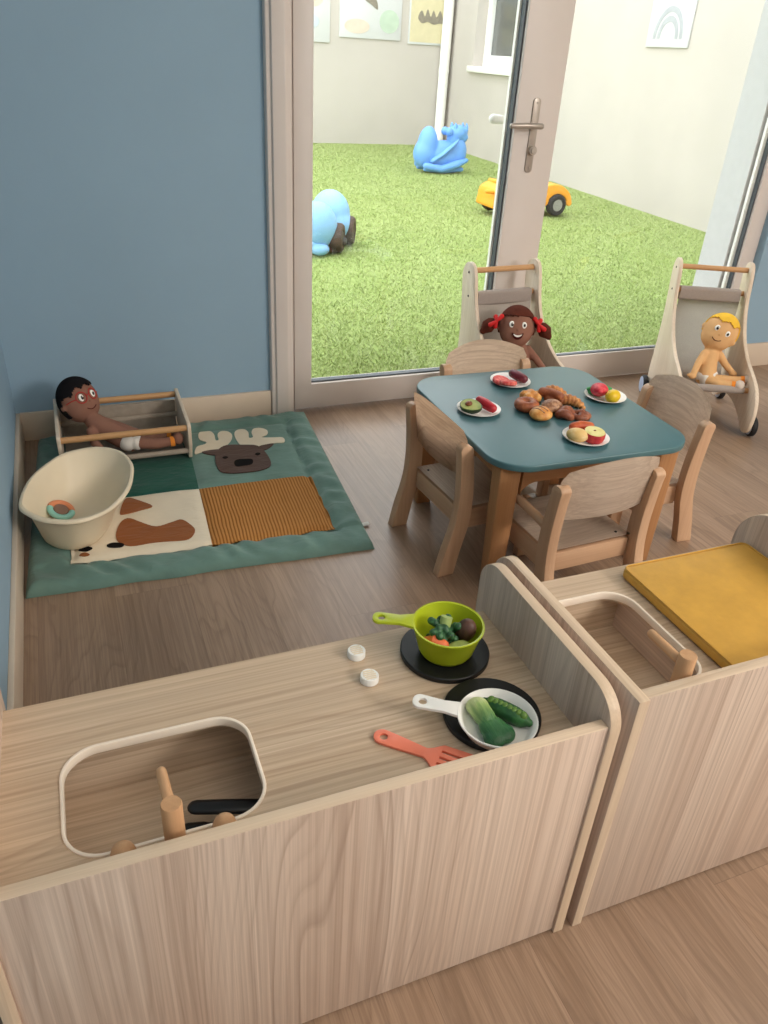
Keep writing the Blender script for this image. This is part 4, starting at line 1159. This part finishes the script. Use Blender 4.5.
# ------------------------------------------------------------------ doll prams
def make_pram(label, loc, rz):
    """local: x across, -y is the front"""
    t = thing('doll_pram', label, 'doll pram', loc, rz, 'wooden doll prams by the glass door')
    F = [(-.208, .10), (-.196, .22), (-.192, .36), (-.206, .47), (-.213, .545), (-.195, .583), (-.165, .592), (-.138, .578), (-.120, .53), (-.105, .46), (-.078, .395), (-.020, .320), (.06, .265), (.15, .232), (.222, .198), (.262, .150), (.274, .095), (.262, .040), (.232, .016), (.196, .018), (.160, .040), (.10, .066), (.02, .080), (-.06, .072), (-.12, .044), (-.165, .020), (-.195, .034)]
    out = smooth_closed([(-f, z) for f, z in F], 3)
    for s in (-1, 1):
        p = obj('side_panel', prism(out, s * .145 - .0075, s * .145 + .0075, 'x', (), .0025, 2), 'birch_z', t, sharp=.6)
        for f, z in ((-.168, .555), (-.155, .470), (.165, .168), (.232, .052)):
            obj('screw', rod((s * .152, -f, z), (s * .1545, -f, z), .0042, 10, .0005), 'screw', p)
        for f in (.222, -.172):
            w = wheel_part((s * .170, -f, .042), .040, .024, (1, 0, 0), t, 'tyre', 'wheel_disc', False)
    obj('handle_rod', rod((-.138, .168, .560), (.138, .168, .560), .0105), 'rod', t)
    obj('upper_rod', rod((-.138, .150, .470), (.138, .150, .470), .0105), 'rod', t)
    obj('seat_rod', rod((-.138, -.165, .168), (.138, -.165, .168), .0105), 'rod', t)
    for s in (-1, 1): obj('rear_axle', rod((s * .150, .172, .042), (s * .168, .172, .042), .006), 'screw', t)
    for s in (-1, 1): obj('front_axle', rod((s * .150, -.222, .042), (s * .168, -.222, .042), .006), 'screw', t)
    # sling: wrapped round the upper rod, hangs as a back, sags as a seat, wraps the front rod
    P = smooth_open([(.136, .462), (.134, .40), (.138, .30), (.134, .20), (.105, .135), (.04, .118), (-.05, .130), (-.12, .150), (-.152, .168)], 5)
    bm = bmesh.new(); rows = []
    for p in P: rows.append([bm.verts.new((x, p.x + .004 * math.cos(x * 20), p.y - .012 * (1 - (x / .125) ** 2) * (1 if p.y < .16 else .2))) for x in [(-.124 + .248 * k / 10) for k in range(11)]])
    for a, b in zip(rows, rows[1:]):
        for k in range(10): bm.faces.new((a[k], a[k + 1], b[k + 1], b[k]))
    bmesh.ops.solidify(bm, geom=bm.faces[:], thickness=.003)
    sl = obj('sling_seat', bm, 'fabric', t)
    bm = prism(rpoly([(.131, .432), (.166, .432), (.166, .485), (.150, .4855), (.131, .485)], .012, 5), -.122, .122, 'x')
    obj('hem', bm, 'fabric_d', sl)
    bm = tube([(-.120, -.165, .168), (.120, -.165, .168)], .0145, 14, False)
    obj('front_hem', bm, 'fabric_d', sl)
    return t
pr = make_pram('wooden doll pram with the pigtailed doll, behind the far chair', (1.575, 2.47, 0), math.radians(4))
dup(pr, (2.405, 2.357, 0), math.radians(-25), 'wooden doll pram with the blond doll at the right by the blue wall')

# ------------------------------------------------------------------ dolls
def make_doll(label, base, skin, H, up, fwd, a, b, c, torso, arms, legs, trad=(.030, .042)):
    """H head centre; up/fwd head axes; a,b,c half width/height/depth; torso point list; arms/legs point lists"""
    up = Vector(up); fwd = Vector(fwd).normalized()
    up = (up - fwd * up.dot(fwd)).normalized(); rt = up.cross(fwd) * 1.0   # viewer's right when facing
    H = Vector(H)
    t = thing('rag_doll', label, 'doll', base)
    Rm = Matrix((rt, up, fwd)).transposed()
    pieces = [ellip(H, (a, b, c), Rm, 36, 24), ellip(H + up * (-b * .25), (a * .93, b * .80, c * .98), Rm, 30, 20)]
    for s in (-1, 1): pieces.append(ellip(H + rt * s * a * .98 - up * b * .12, (a * .14, b * .17, c * .22), Rm, 14, 10))
    n = len(torso)
    pieces.append(tube([H - up * b * .8] + [Vector(torso[0])], [a * .34, a * .36], 14))
    pieces.append(tube([Vector(p) for p in torso], [trad[0] + (trad[1] - trad[0]) * k / (n - 1) for k in range(n)], 20))
    for ar in arms:
        pieces.append(tube([Vector(p) for p in ar], [.0165, .0145, .0125][:len(ar)], 12))
        e = Vector(ar[-1]); d = (Vector(ar[-1]) - Vector(ar[-2])).normalized()
        pieces.append(ellip(e + d * .010, (.0155, .0155, .012), None, 14, 10))
        u = d.cross(fwd).normalized()
        pieces.append(tube([e, e + d * .012 + u * .018], [.007, .006], 8))
    for lg in legs:
        pieces.append(tube([Vector(p) for p in lg], [.0225, .0185, .0155][:len(lg)], 14))
    obj('body', bake(join(*pieces), .0036, 3), skin, t, True, 1.3)
    def W(r, u, k=1.02):
        d1 = math.sqrt(max(.02, 1 - r * r - u * u))
        d2 = .98 * math.sqrt(max(0, 1 - (r / .93) ** 2 - ((u + .25) / .80) ** 2))
        return H + rt * r * a + up * u * b + fwd * c * k * max(d1, d2)
    for r, u in ((-.34, .06), (.34, .06)):
        r += .0
        e = obj('eye', ellip(W(r, u, .985), (a * .150, b * .165, .0035), Rm, 20, 12), 'eye_w', t, True)
        sub('pupil', ellip(W(r + .02, u - .01, 1.02), (a * .085, b * .10, .0028), Rm, 16, 10), 'eye_b', e, t)
        sub('glint', ellip(W(r + .05, u + .03, 1.055), (a * .026, b * .028, .0012), Rm, 10, 8), 'eye_w', e, t)
    obj('nose', ellip(W(0.0, -.20, 1.0), (a * .05, b * .045, .004), Rm, 12, 8), skin, t, True)
    return t, rt, up, fwd, Rm, W, H

def hair_shell(H, Rm, a, b, c, keep, th=.004, n=64, m=44):
    bm = bmesh.new(); bmesh.ops.create_uvsphere(bm, u_segments=n, v_segments=m, radius=1)
    # local axes r,u,f: sphere z is f by default, so rotate pole to up
    for v in bm.verts: v.co = V(v.co.x, v.co.z, -v.co.y)
    dele = [v for v in bm.verts if not keep(v.co.x, v.co.y, v.co.z)]
    bmesh.ops.delete(bm, geom=dele, context='VERTS')
    for v in bm.verts: v.co = Rm @ V(v.co.x * a, v.co.y * b, v.co.z * c) + H
    bmesh.ops.recalc_face_normals(bm, faces=bm.faces)
    bmesh.ops.solidify(bm, geom=bm.faces[:], thickness=th)
    bmesh.ops.recalc_face_normals(bm, faces=bm.faces)
    return bm

def smile(W, w=.30, u0=-.42, dip=.12, rad=.0016, tilt=0.0):
    P = [W(x, u0 - dip * (1 - (x / w) ** 2) + tilt * x, 1.005) for x in np.linspace(-w, w, 11)]
    return tube(P, rad, 8)

# doll 1: in the cradle, black hair, red glasses
H1 = (-.018, 2.560, .212)
torso = [(.020, 2.515, .150), (.050, 2.498, .128), (.088, 2.482, .108), (.122, 2.470, .094)]
arms = [[(.006, 2.478, .132), (.012, 2.445, .105), (.030, 2.432, .082)], [(.052, 2.540, .135), (.092, 2.535, .118), (.135, 2.515, .104)]]
legs = [[(.140, 2.445, .092), (.200, 2.432, .085), (.252, 2.430, .088)], [(.140, 2.490, .090), (.200, 2.490, .082), (.250, 2.478, .086)]]
t, rt, up, fw, Rm, W, H = make_doll('black-haired rag doll with red glasses lying in the toy cradle', (.08, 2.49, .06), 'skin_brown', H1, (-.42, .50, .74), (.56, -.70, .44),   .066, .072, .055, torso, arms, legs)
obj('hair', hair_shell(H, Rm, .0715, .078, .062, lambda r, u, f: (u > .46 + .07 * math.sin(r * 12) - .5 * max(0, -r - .3)) if f > .12 else u > -.62), 'hair_black', t, True, 1.2)
obj('mouth', smile(W, .26, -.46, .10), 'lip', t, True)
gl = [tube([W(s * .34 + .25 * math.cos(q), .06 + .25 * math.sin(q), 1.03) for q in [2 * PI * k / 22 for k in range(23)]], .0016, 8, False) for s in (-1, 1)]
gl.append(tube([W(-.09, .08, 1.04), W(0, .10, 1.045), W(.09, .08, 1.04)], .0015, 8))
gl += [tube([W(s * .59, .06, 1.03), W(s * .80, .05, 1.04), W(s * .95, .0, 1.06)], .0015, 8) for s in (-1, 1)]
obj('glasses', join(*gl), 'specs', t, True)
obj('nappy', bake(join(ellip((.118, 2.470, .094), (.038, .044, .040), rz3(-.3)), ellip((.142, 2.446, .091), (.022, .025, .027)), ellip((.142, 2.490, .089), (.022, .025, .027))), .004, 3), 'nappy', t, True, 1.2)
for lg in legs:
    p = V(*lg[2]); d = (p - V(*lg[1])).normalized()
    s = obj('sock', tube([p - d * .004, p + d * .010], .0178, 14, False), 'sock_o', t, True)
    sub('foot', ellip(p + d * .022 + V(0, 0, .008), (.018, .016, .022)), 'skin_brown', s, t)

# doll 2: pigtails, in the left pram
H2 = (1.548, 2.462, .390)
torso = [(1.574, 2.470, .305), (1.588, 2.470, .270), (1.592, 2.462, .232), (1.590, 2.445, .195)]
arms = [[(1.548, 2.455, .295), (1.525, 2.420, .262), (1.520, 2.385, .225)], [(1.612, 2.462, .296), (1.634, 2.430, .268), (1.655, 2.400, .236)]]
legs = [[(1.570, 2.42, .185), (1.556, 2.36, .188), (1.548, 2.29, .190)], [(1.612, 2.42, .185), (1.622, 2.36, .188), (1.630, 2.29, .190)]]
t, rt, up, fw, Rm, W, H = make_doll('brown rag doll with auburn pigtails and red bows in the left pram', (1.58, 2.44, .15), 'skin_mid', H2, (.06, .10, .99), (-.42, -.85, .32), .066, .073, .054, torso, arms, legs)
obj('hair', hair_shell(H, Rm, .071, .079, .060, lambda r, u, f: (u > .40 + .05 * math.sin(r * 26) + .0 * r) if f > .15 else u > -.35), 'hair_auburn', t, True, 1.2)
for s in (-1, 1):
    c0 = H + rt * s * .072 + up * .014
    d = (rt * s * .85 - up * .35).normalized()
    pt = obj('pigtail', bake(join(tube([c0 + d * .004, c0 + d * .022, c0 + d * .040 - up * .010, c0 + d * .055 - up * .020], [.012, .022, .027, .013], 14)), .0035, 2), 'hair_auburn', t, True, 1.2)
    bw = join(tube([c0 + d * .010 - up * .018 + fw * .022, c0 + d * .006 + fw * .030, c0 + d * .012 + up * .018 + fw * .020], [.009, .005, .009], 10),
              tube([c0 + d * .008 + fw * .030, c0 - d * .012 + up * .012 + fw * .030], [.005, .009], 10), tube([c0 + d * .008 + fw * .030, c0 + d * .030 - up * .006 + fw * .028], [.005, .009], 10))
    sub('bow', bw, 'ribbon', pt, t)
def face_plate(W, r, u, k, outline, z0, z1):
    """flat felt piece lying on the face at (r, u)"""
    p = W(r, u, k); ex = (W(r + .05, u, k) - W(r - .05, u, k)).normalized(); ey = (W(r, u + .05, k) - W(r, u - .05, k)).normalized()
    n = ex.cross(ey).normalized(); ey = n.cross(ex)
    bm = prism(outline, z0, z1, 'z', (), .0004, 1)
    mt = Matrix((ex, ey, n)).transposed().to_4x4(); mt.translation = p
    return xf(bm, mt)
mo = obj('mouth', face_plate(W, .04, -.50, 1.0, smooth_closed([(-.021, .011), (-.010, .006), (0, .0045), (.010, .006), (.021, .012), (.017, -.003), (.009, -.011), (0, -.0135), (-.009, -.011), (-.017, -.003)], 3), -.006, .0012), 'mouth_red', t, True)
sub('teeth', face_plate(W, .04, -.50, 1.0, smooth_closed([(-.0165, .0075), (-.008, .0045), (0, .0035), (.008, .0045), (.0165, .008), (.011, .0005), (0, -.0035), (-.011, .0)], 3), -.004, .0022), 'eye_w', mo, t)

# doll 3: blond, in the right pram
H3 = (2.424, 2.336, .350)
torso = [(2.400, 2.330, .272), (2.392, 2.322, .240), (2.384, 2.312, .208), (2.378, 2.300, .180)]
arms = [[(2.366, 2.328, .268), (2.330, 2.312, .236), (2.300, 2.292, .200)], [(2.430, 2.310, .262), (2.452, 2.290, .228), (2.468, 2.262, .205)]]
legs = [[(2.392, 2.262, .178), (2.436, 2.222, .186), (2.474, 2.192, .194)], [(2.362, 2.275, .174), (2.376, 2.222, .176), (2.420, 2.180, .180)]]
t, rt, up, fw, Rm, W, H = make_doll('blond rag doll sitting in the right pram', (2.40, 2.28, .14), 'skin_light', H3, (.52, -.02, .86), (-.60, -.75, .30), .068, .073, .054, torso, arms, legs)
obj('hair', hair_shell(H, Rm, .072, .079, .061, lambda r, u, f: (u > .48 + .07 * math.sin(r * 9 + 1) + .10 * r) if f > .1 else u > -.35 + .3 * (f > -.1)), 'hair_blond', t, True, 1.2)
obj('mouth', smile(W, .26, -.44, .10, .0015, .12), 'lip', t, True)
obj('nappy', bake(join(ellip((2.380, 2.300, .182), (.046, .042, .036), rz3(-.45)), ellip((2.388, 2.272, .176), (.026, .028, .026)), ellip((2.362, 2.280, .174), (.025, .028, .026))), .004, 3), 'nappy', t, True, 1.2)
for lg in legs:
    p = V(*lg[2]); d = (p - V(*lg[1])).normalized()
    s = obj('sock', tube([p - d * .014, p - d * .001], .0178, 14, False), 'sock_o', t, True)
    sub('foot', ellip(p + d * .014 + V(0, 0, .004), (.021, .019, .021)), 'sock_g', s, t)

# ------------------------------------------------------------------ play mat
BL, BR, TRc, TL = V(-.212, 1.786), V(.727, 1.748), V(.802, 2.724), V(-.172, 2.720)
def uvp(u, v): return (BL * (1 - u) + BR * u) * (1 - v) + (TL * (1 - u) + TRc * u) * v
from mathutils import noise as mnoise
IU0, IU1, IV0, IV1, SU, SV = .118, .900, .108, .912, .516, .462
def seam(d, w=.014): return math.exp(-(d / w) ** 2)
def mat_h(u, v):
    p = uvp(u, v)
    e = min(u, 1 - u, v, 1 - v)
    h = .027 * math.sqrt(1 - (1 - min(1, e / .03)) ** 2) * (.84 + .16 * min(1, e / .06)) + .002
    inner = IU0 < u < IU1 and IV0 < v < IV1
    d = min(abs(u - IU0) if IV0 - .01 < v < IV1 + .01 else 9, abs(u - IU1) if IV0 - .01 < v < IV1 + .01 else 9, abs(v - IV0) if IU0 - .01 < u < IU1 + .01 else 9, abs(v - IV1) if IU0 - .01 < u < IU1 + .01 else 9)
    h -= .012 * seam(d, .016)
    if inner: h -= .007 + .004 * seam(min(abs(u - SU), abs(v - SV)), .012)
    wr = mnoise.noise(V(p.x * 16, p.y * 16, .3)) * .0022
    if not inner:
        # gathers that run across the border
        q = p.x if (v < IV0 or v > IV1) else p.y
        wr += (.0042 * math.sin((q + .45 * (p.y if q == p.x else p.x)) * 62 + 7 * mnoise.noise(V(p.x * 6, p.y * 6, 2))) + .0050 * mnoise.noise(V((p.x + p.y) * 22, (p.x - p.y) * 7, 4))) * min(1, e / .03)
    return max(.0015, h + wr * (1 if e > .01 else .3))
t = thing('play_mat', 'padded green patchwork play mat with moose and fox on the floor', 'play mat', (.28, 2.24, 0))
def grid_sheet(fu, nu, nv, zoff=0.0, bottom=True):
    bm = bmesh.new(); g = []
    for i in range(nu + 1):
        row = []
        for j in range(nv + 1):
            u, v = fu(i / nu, j / nv); p = uvp(u, v)
            w = .006 * mnoise.noise(V(p.x * 9, p.y * 9, 5)) if (i in (0, nu) or j in (0, nv)) and bottom else 0
            row.append(bm.verts.new((p.x + w * .6, p.y + w, mat_h(u, v) + zoff)))
        g.append(row)
    for i in range(nu):
        for j in range(nv): bm.faces.new((g[i][j], g[i + 1][j], g[i + 1][j + 1], g[i][j + 1]))
    if bottom:
        bd = [e for e in bm.edges if e.is_boundary]
        r = bmesh.ops.extrude_edge_only(bm, edges=bd)
        vs = [q for q in r['geom'] if isinstance(q, bmesh.types.BMVert)]
        for q in vs: q.co.z = .0008
        bmesh.ops.contextual_create(bm, geom=[e for e in bm.edges if e.is_boundary])
    else:
        bmesh.ops.recalc_face_normals(bm, faces=bm.faces)
        if bm.faces[0].normal.z < 0: bmesh.ops.reverse_faces(bm, faces=bm.faces)
        bmesh.ops.solidify(bm, geom=bm.faces[:], thickness=.002)
    bmesh.ops.recalc_face_normals(bm, faces=bm.faces)
    return bm
obj('quilted_border', grid_sheet(lambda a, b: (a, b), 150, 150), 'mat_green', t, True, 1.2)
def pat(name, mat, u0, u1, v0, v1, z=.0016):
    return obj(name, grid_sheet(lambda a, b: (u0 + (u1 - u0) * a, v0 + (v1 - v0) * b), 44, 44, z, False), mat, t, True, 1.2)
pat('corduroy_patch', 'cord', SU, IU1, IV0, SV)
foxp = pat('fox_patch', 'mat_cream', IU0, SU, IV0, SV)
pat('dark_patch', 'mat_dark', IU0, SU, SV, IV1)
moosep = pat('moose_patch', 'mat_green', SU, IU1, SV, IV1, .0010)
def inv_uv(x, y):
    u, v = .5, .5
    for _ in range(12):
        e = uvp(u, v) - V(x, y)
        du = (uvp(u + 1e-4, v) - uvp(u, v)) / 1e-4; dv_ = (uvp(u, v + 1e-4) - uvp(u, v)) / 1e-4
        det = du.x * dv_.y - du.y * dv_.x
        u -= (e.x * dv_.y - e.y * dv_.x) / det; v -= (du.x * e.y - du.y * e.x) / det
    return u, v
def applique(name, mat, pts, part, lift):
    ps = smooth_closed(pts, 4)
    bm = prism(ps, 0, .001, 'z')
    # refine so that it drapes over the padding
    bmesh.ops.triangulate(bm, faces=bm.faces[:])
    bmesh.ops.subdivide_edges(bm, edges=[e for e in bm.edges if e.calc_length() > .03], cuts=2, use_grid_fill=True)
    bmesh.ops.triangulate(bm, faces=bm.faces[:])
    for vtx in bm.verts:
        u, v = inv_uv(vtx.co.x, vtx.co.y)
        vtx.co.z = mat_h(u, v) + lift + (.0014 if vtx.co.z > .0005 else -.001)
    return sub(name, bm, mat, part, t, None, .8)
A = {
'head': [(0.392,2.419),(0.431,2.475),(0.485,2.474),(0.546,2.448),(0.563,2.371),(0.557,2.296),(0.527,2.267),(0.470,2.262),(0.414,2.272),(0.382,2.305)],
'earL': [(0.352,2.451),(0.399,2.459),(0.416,2.450),(0.396,2.418),(0.373,2.424)],
'earR': [(0.551,2.441),(0.576,2.450),(0.606,2.450),(0.576,2.417),(0.554,2.413)],
'antL': [(0.329,2.444),(0.342,2.493),(0.372,2.508),(0.381,2.526),(0.363,2.550),(0.364,2.590),(0.381,2.623),(0.408,2.616),(0.419,2.582),(0.415,2.532),(0.426,2.533),(0.431,2.579),(0.448,2.601),(0.472,2.593),(0.480,2.560),(0.467,2.518),(0.446,2.485),(0.431,2.473),(0.410,2.452),(0.375,2.461)],
'antR': [(0.494,2.472),(0.487,2.523),(0.491,2.573),(0.507,2.598),(0.533,2.596),(0.541,2.566),(0.534,2.525),(0.549,2.527),(0.553,2.567),(0.568,2.595),(0.594,2.594),(0.611,2.567),(0.603,2.533),(0.579,2.515),(0.615,2.503),(0.649,2.498),(0.653,2.475),(0.641,2.452),(0.607,2.455),(0.552,2.437),(0.520,2.445)],
'eyeL': [(0.410,2.388),(0.422,2.396),(0.430,2.385),(0.418,2.375)],
'eyeR': [(0.523,2.384),(0.534,2.392),(0.542,2.384),(0.530,2.372)],
'nose': [(0.441,2.340),(0.456,2.358),(0.499,2.353),(0.505,2.337),(0.494,2.313),(0.465,2.310),(0.442,2.313)],
'fox1': [(0.050,2.113),(0.076,2.196),(0.105,2.181),(0.146,2.127),(0.110,2.112),(0.067,2.102)],
'fox2': [(0.028,1.967),(0.041,2.042),(0.068,2.073),(0.102,2.042),(0.142,2.004),(0.188,2.017),(0.219,2.023),(0.244,1.970),(0.238,1.934),(0.209,1.911),(0.131,1.923),(0.061,1.924)],
'paw': [(-0.000,1.942),(0.018,1.951),(0.044,1.940),(0.038,1.925),(0.008,1.929)],
'leaf1': [(-0.075,1.943),(-0.054,1.953),(-0.038,1.940),(-0.056,1.929)],
'leaf2': [(-0.074,1.916),(-0.060,1.925),(-0.047,1.911),(-0.061,1.907)]}
applique('moose_antler', 'mat_cream', A['antL'], moosep, .0020); applique('moose_antler', 'mat_cream', A['antR'], moosep, .0020)
applique('moose_ear', 'mat_brown', A['earL'], moosep, .0028); applique('moose_ear', 'mat_brown', A['earR'], moosep, .0028)
applique('moose_head', 'mat_brown', A['head'], moosep, .0036)
for q in ('eyeL', 'eyeR'): applique('moose_eye', 'felt_black', A[q], moosep, .0046)
applique('moose_nose', 'felt_black', A['nose'], moosep, .0046)
applique('fox_ear', 'mat_rust', A['fox1'], foxp, .0026); applique('fox_body', 'mat_rust', A['fox2'], foxp, .0026)
applique('fox_paw', 'felt_black', A['paw'], foxp, .0034)
applique('leaf_print', 'felt_black', A['leaf1'], foxp, .0024); applique('leaf_print', 'mat_rust', A['leaf2'], foxp, .0024)
obj('side_tag', box(.735, 1.868, .006, .757, 1.884, .0075, .0005), 'tag', t, True)

# ------------------------------------------------------------------ cradle
MZ = .024
t = thing('doll_cradle', 'grey and beech doll cradle on the mat by the blue wall', 'doll cradle', (.107, 2.54, MZ))
po = rpoly([(2.418, MZ + .001), (2.664, MZ + .001), (2.690, MZ + .062), (2.686, MZ + .146), (2.676, MZ + .153), (2.402, MZ + .134), (2.394, MZ + .125), (2.396, MZ + .06)], [.008, .008, .03, .008, .01, .01, .008, .03], 5)
for x in (-.100, .303): obj('end_panel', prism(po, x, x + .012, 'x', (), .002), 'birch_z', t, True, label='grey-washed plywood end')
for y, z in ((2.412, MZ + .116), (2.668, MZ + .134)): obj('rail', rod((-.089, y, z), (.304, y, z), .0105), 'rod', t, True)
obj('base_rail', rod((-.089, 2.418, MZ + .030), (.304, 2.418, MZ + .030), .0095), 'cradle_f', t, True)
obj('base_rail', rod((-.089, 2.664, MZ + .060), (.304, 2.664, MZ + .060), .0095), 'cradle_f', t, True)
P = smooth_open([(2.668, MZ + .068), (2.655, MZ + .055), (2.630, MZ + .030), (2.56, MZ + .014), (2.48, MZ + .012), (2.435, MZ + .022), (2.416, MZ + .041)], 4)
bm = bmesh.new(); rows = [[bm.verts.new((-.082 + .379 * k / 8, p.x, p.y)) for k in range(9)] for p in P]
for a_, b_ in zip(rows, rows[1:]):
    for k in range(8): bm.faces.new((a_[k], a_[k + 1], b_[k + 1], b_[k]))
bmesh.ops.solidify(bm, geom=bm.faces[:], thickness=.004); bmesh.ops.recalc_face_normals(bm, faces=bm.faces)
obj('sling', bm, 'cradle_f', t, True)
bm = box(-.086, 2.672, MZ + .045, .301, 2.677, MZ + .110, .001); obj('back_panel', bm, 'cradle_f', t, True)

# ------------------------------------------------------------------ baby bath and ring toy
rim = [(-0.202,2.005),(-0.172,2.149),(-0.1,2.262),(-0.039,2.296),(0.025,2.296),(0.079,2.252),(0.103,2.173),(0.101,2.104),(0.077,2.0),(0.019,1.905),(-0.061,1.868),(-0.135,1.892),(-0.180,1.940)]
rim = [V(*p) for p in smooth_closed(rim, 5)]
cx = sum(p.x for p in rim) / len(rim); cy = sum(p.y for p in rim) / len(rim)
cb = V(-.062, 2.060)
t = thing('baby_bath', 'cream plastic doll bath on the mat in front of the cradle', 'doll bath', (cb.x, cb.y, MZ))
lev = [(0.0, .50, .0), (.003, .55, .0), (.010, .59, .05), (.03, .65, .20), (.08, .785, .57), (.120, .90, .90), (.123, .99, 1.0), (.128, 1.014, 1.0), (.133, 1.010, 1.0), (.1355, .99, 1.0), (.1350, .95, .98), (.130, .930, .97), (.118, .885, .88), (.08, .755, .57), (.03, .62, .20), (.010, .53, .0), (.008, .36, 0), (.007, .15, 0)]
bm = bmesh.new(); rings = []
ctr = V(cx, cy)
for z, s, k in lev:
    o = cb * (1 - k) + ctr * k
    rings.append([bm.verts.new((o.x + (p.x - ctr.x) * s, o.y + (p.y - ctr.y) * s, MZ + .002 + z)) for p in rim])
N = len(rim)
for a_, b_ in zip(rings, rings[1:]):
    for i in range(N): bm.faces.new((a_[i], a_[(i + 1) % N], b_[(i + 1) % N], b_[i]))
bm.faces.new(rings[0][::-1]); bm.faces.new(rings[-1])
bmesh.ops.recalc_face_normals(bm, faces=bm.faces)
obj('tub', bm, 'bath', t, True, .9)
c = V(-.108, 2.108, MZ + .040)
t = thing('ring_toy', 'small orange and mint ring toy lying in the doll bath', 'toy', (c.x, c.y, MZ + .012))
Rt = TM(*c) @ RM('Y', .35) @ RM('X', .25)
def arcring(a0, a1, R_, r): return xf(tube([(R_ * math.cos(q), R_ * math.sin(q), 0) for q in np.linspace(a0, a1, 20)], r, 12, True, 1, .8), Rt)
obj('ring_segment', arcring(.2, 2.9, .030, .009), 'ring_o', t, True, label='orange segment')
obj('ring_segment', arcring(3.0, 6.2, .030, .009), 'ring_t', t, True, label='mint segment')
obj('inner_disc', xf(lathe([(0, -.004), (.020, -.004), (.022, 0), (.020, .004), (0, .004)], 24), Rt), 'ring_b', t, True)

# ------------------------------------------------------------------ light
w = bpy.data.worlds.new('overcast'); scene.world = w; w.use_nodes = True
nt = w.node_tree; bg = nt.nodes['Background']
bg.inputs[0].default_value = (0.93, 0.97, 1.0, 1); bg.inputs[1].default_value = 4.3

def area(name, loc, rot, sx, sy, power, col):
    l = bpy.data.lights.new(name, 'AREA'); l.shape = 'RECTANGLE'; l.size = sx; l.size_y = sy; l.energy = power; l.color = col
    o = bpy.data.objects.new(name, l); COL.objects.link(o); o.location = loc; o.rotation_euler = rot
    return o
warm = (1.0, .91, .82)
area('ceiling_lamp_near', (.7, -.5, 2.58), (0, 0, 0), 1.2, .6, 13, warm)
area('ceiling_lamp_right', (3.1, -.9, 2.58), (0, 0, 0), 1.2, .6, 15, warm)
area('ceiling_lamp_mid', (2.6, .5, 2.58), (0, 0, 0), 1.2, .6, 15, warm)
o = area('high_window_light', (2.6, -2.1, 2.2), (0, 0, 0), 2.4, .66, 138, (1.0, .95, .90))
o.rotation_euler = (Vector((.7, 1.4, .4)) - o.location).to_track_quat('-Z', 'Y').to_euler()

vs = scene.view_settings
scene.display_settings.display_device = 'sRGB'
vs.view_transform = 'Standard'; vs.look = 'None'; vs.gamma = 1.0; vs.use_curve_mapping = False
vs.exposure = 0.0
cy_ = scene.cycles
cy_.max_bounces = 10; cy_.diffuse_bounces = 5; cy_.glossy_bounces = 4; cy_.transparent_max_bounces = 12
cy_.use_denoising = True
cy_.sample_clamp_indirect = 6.0
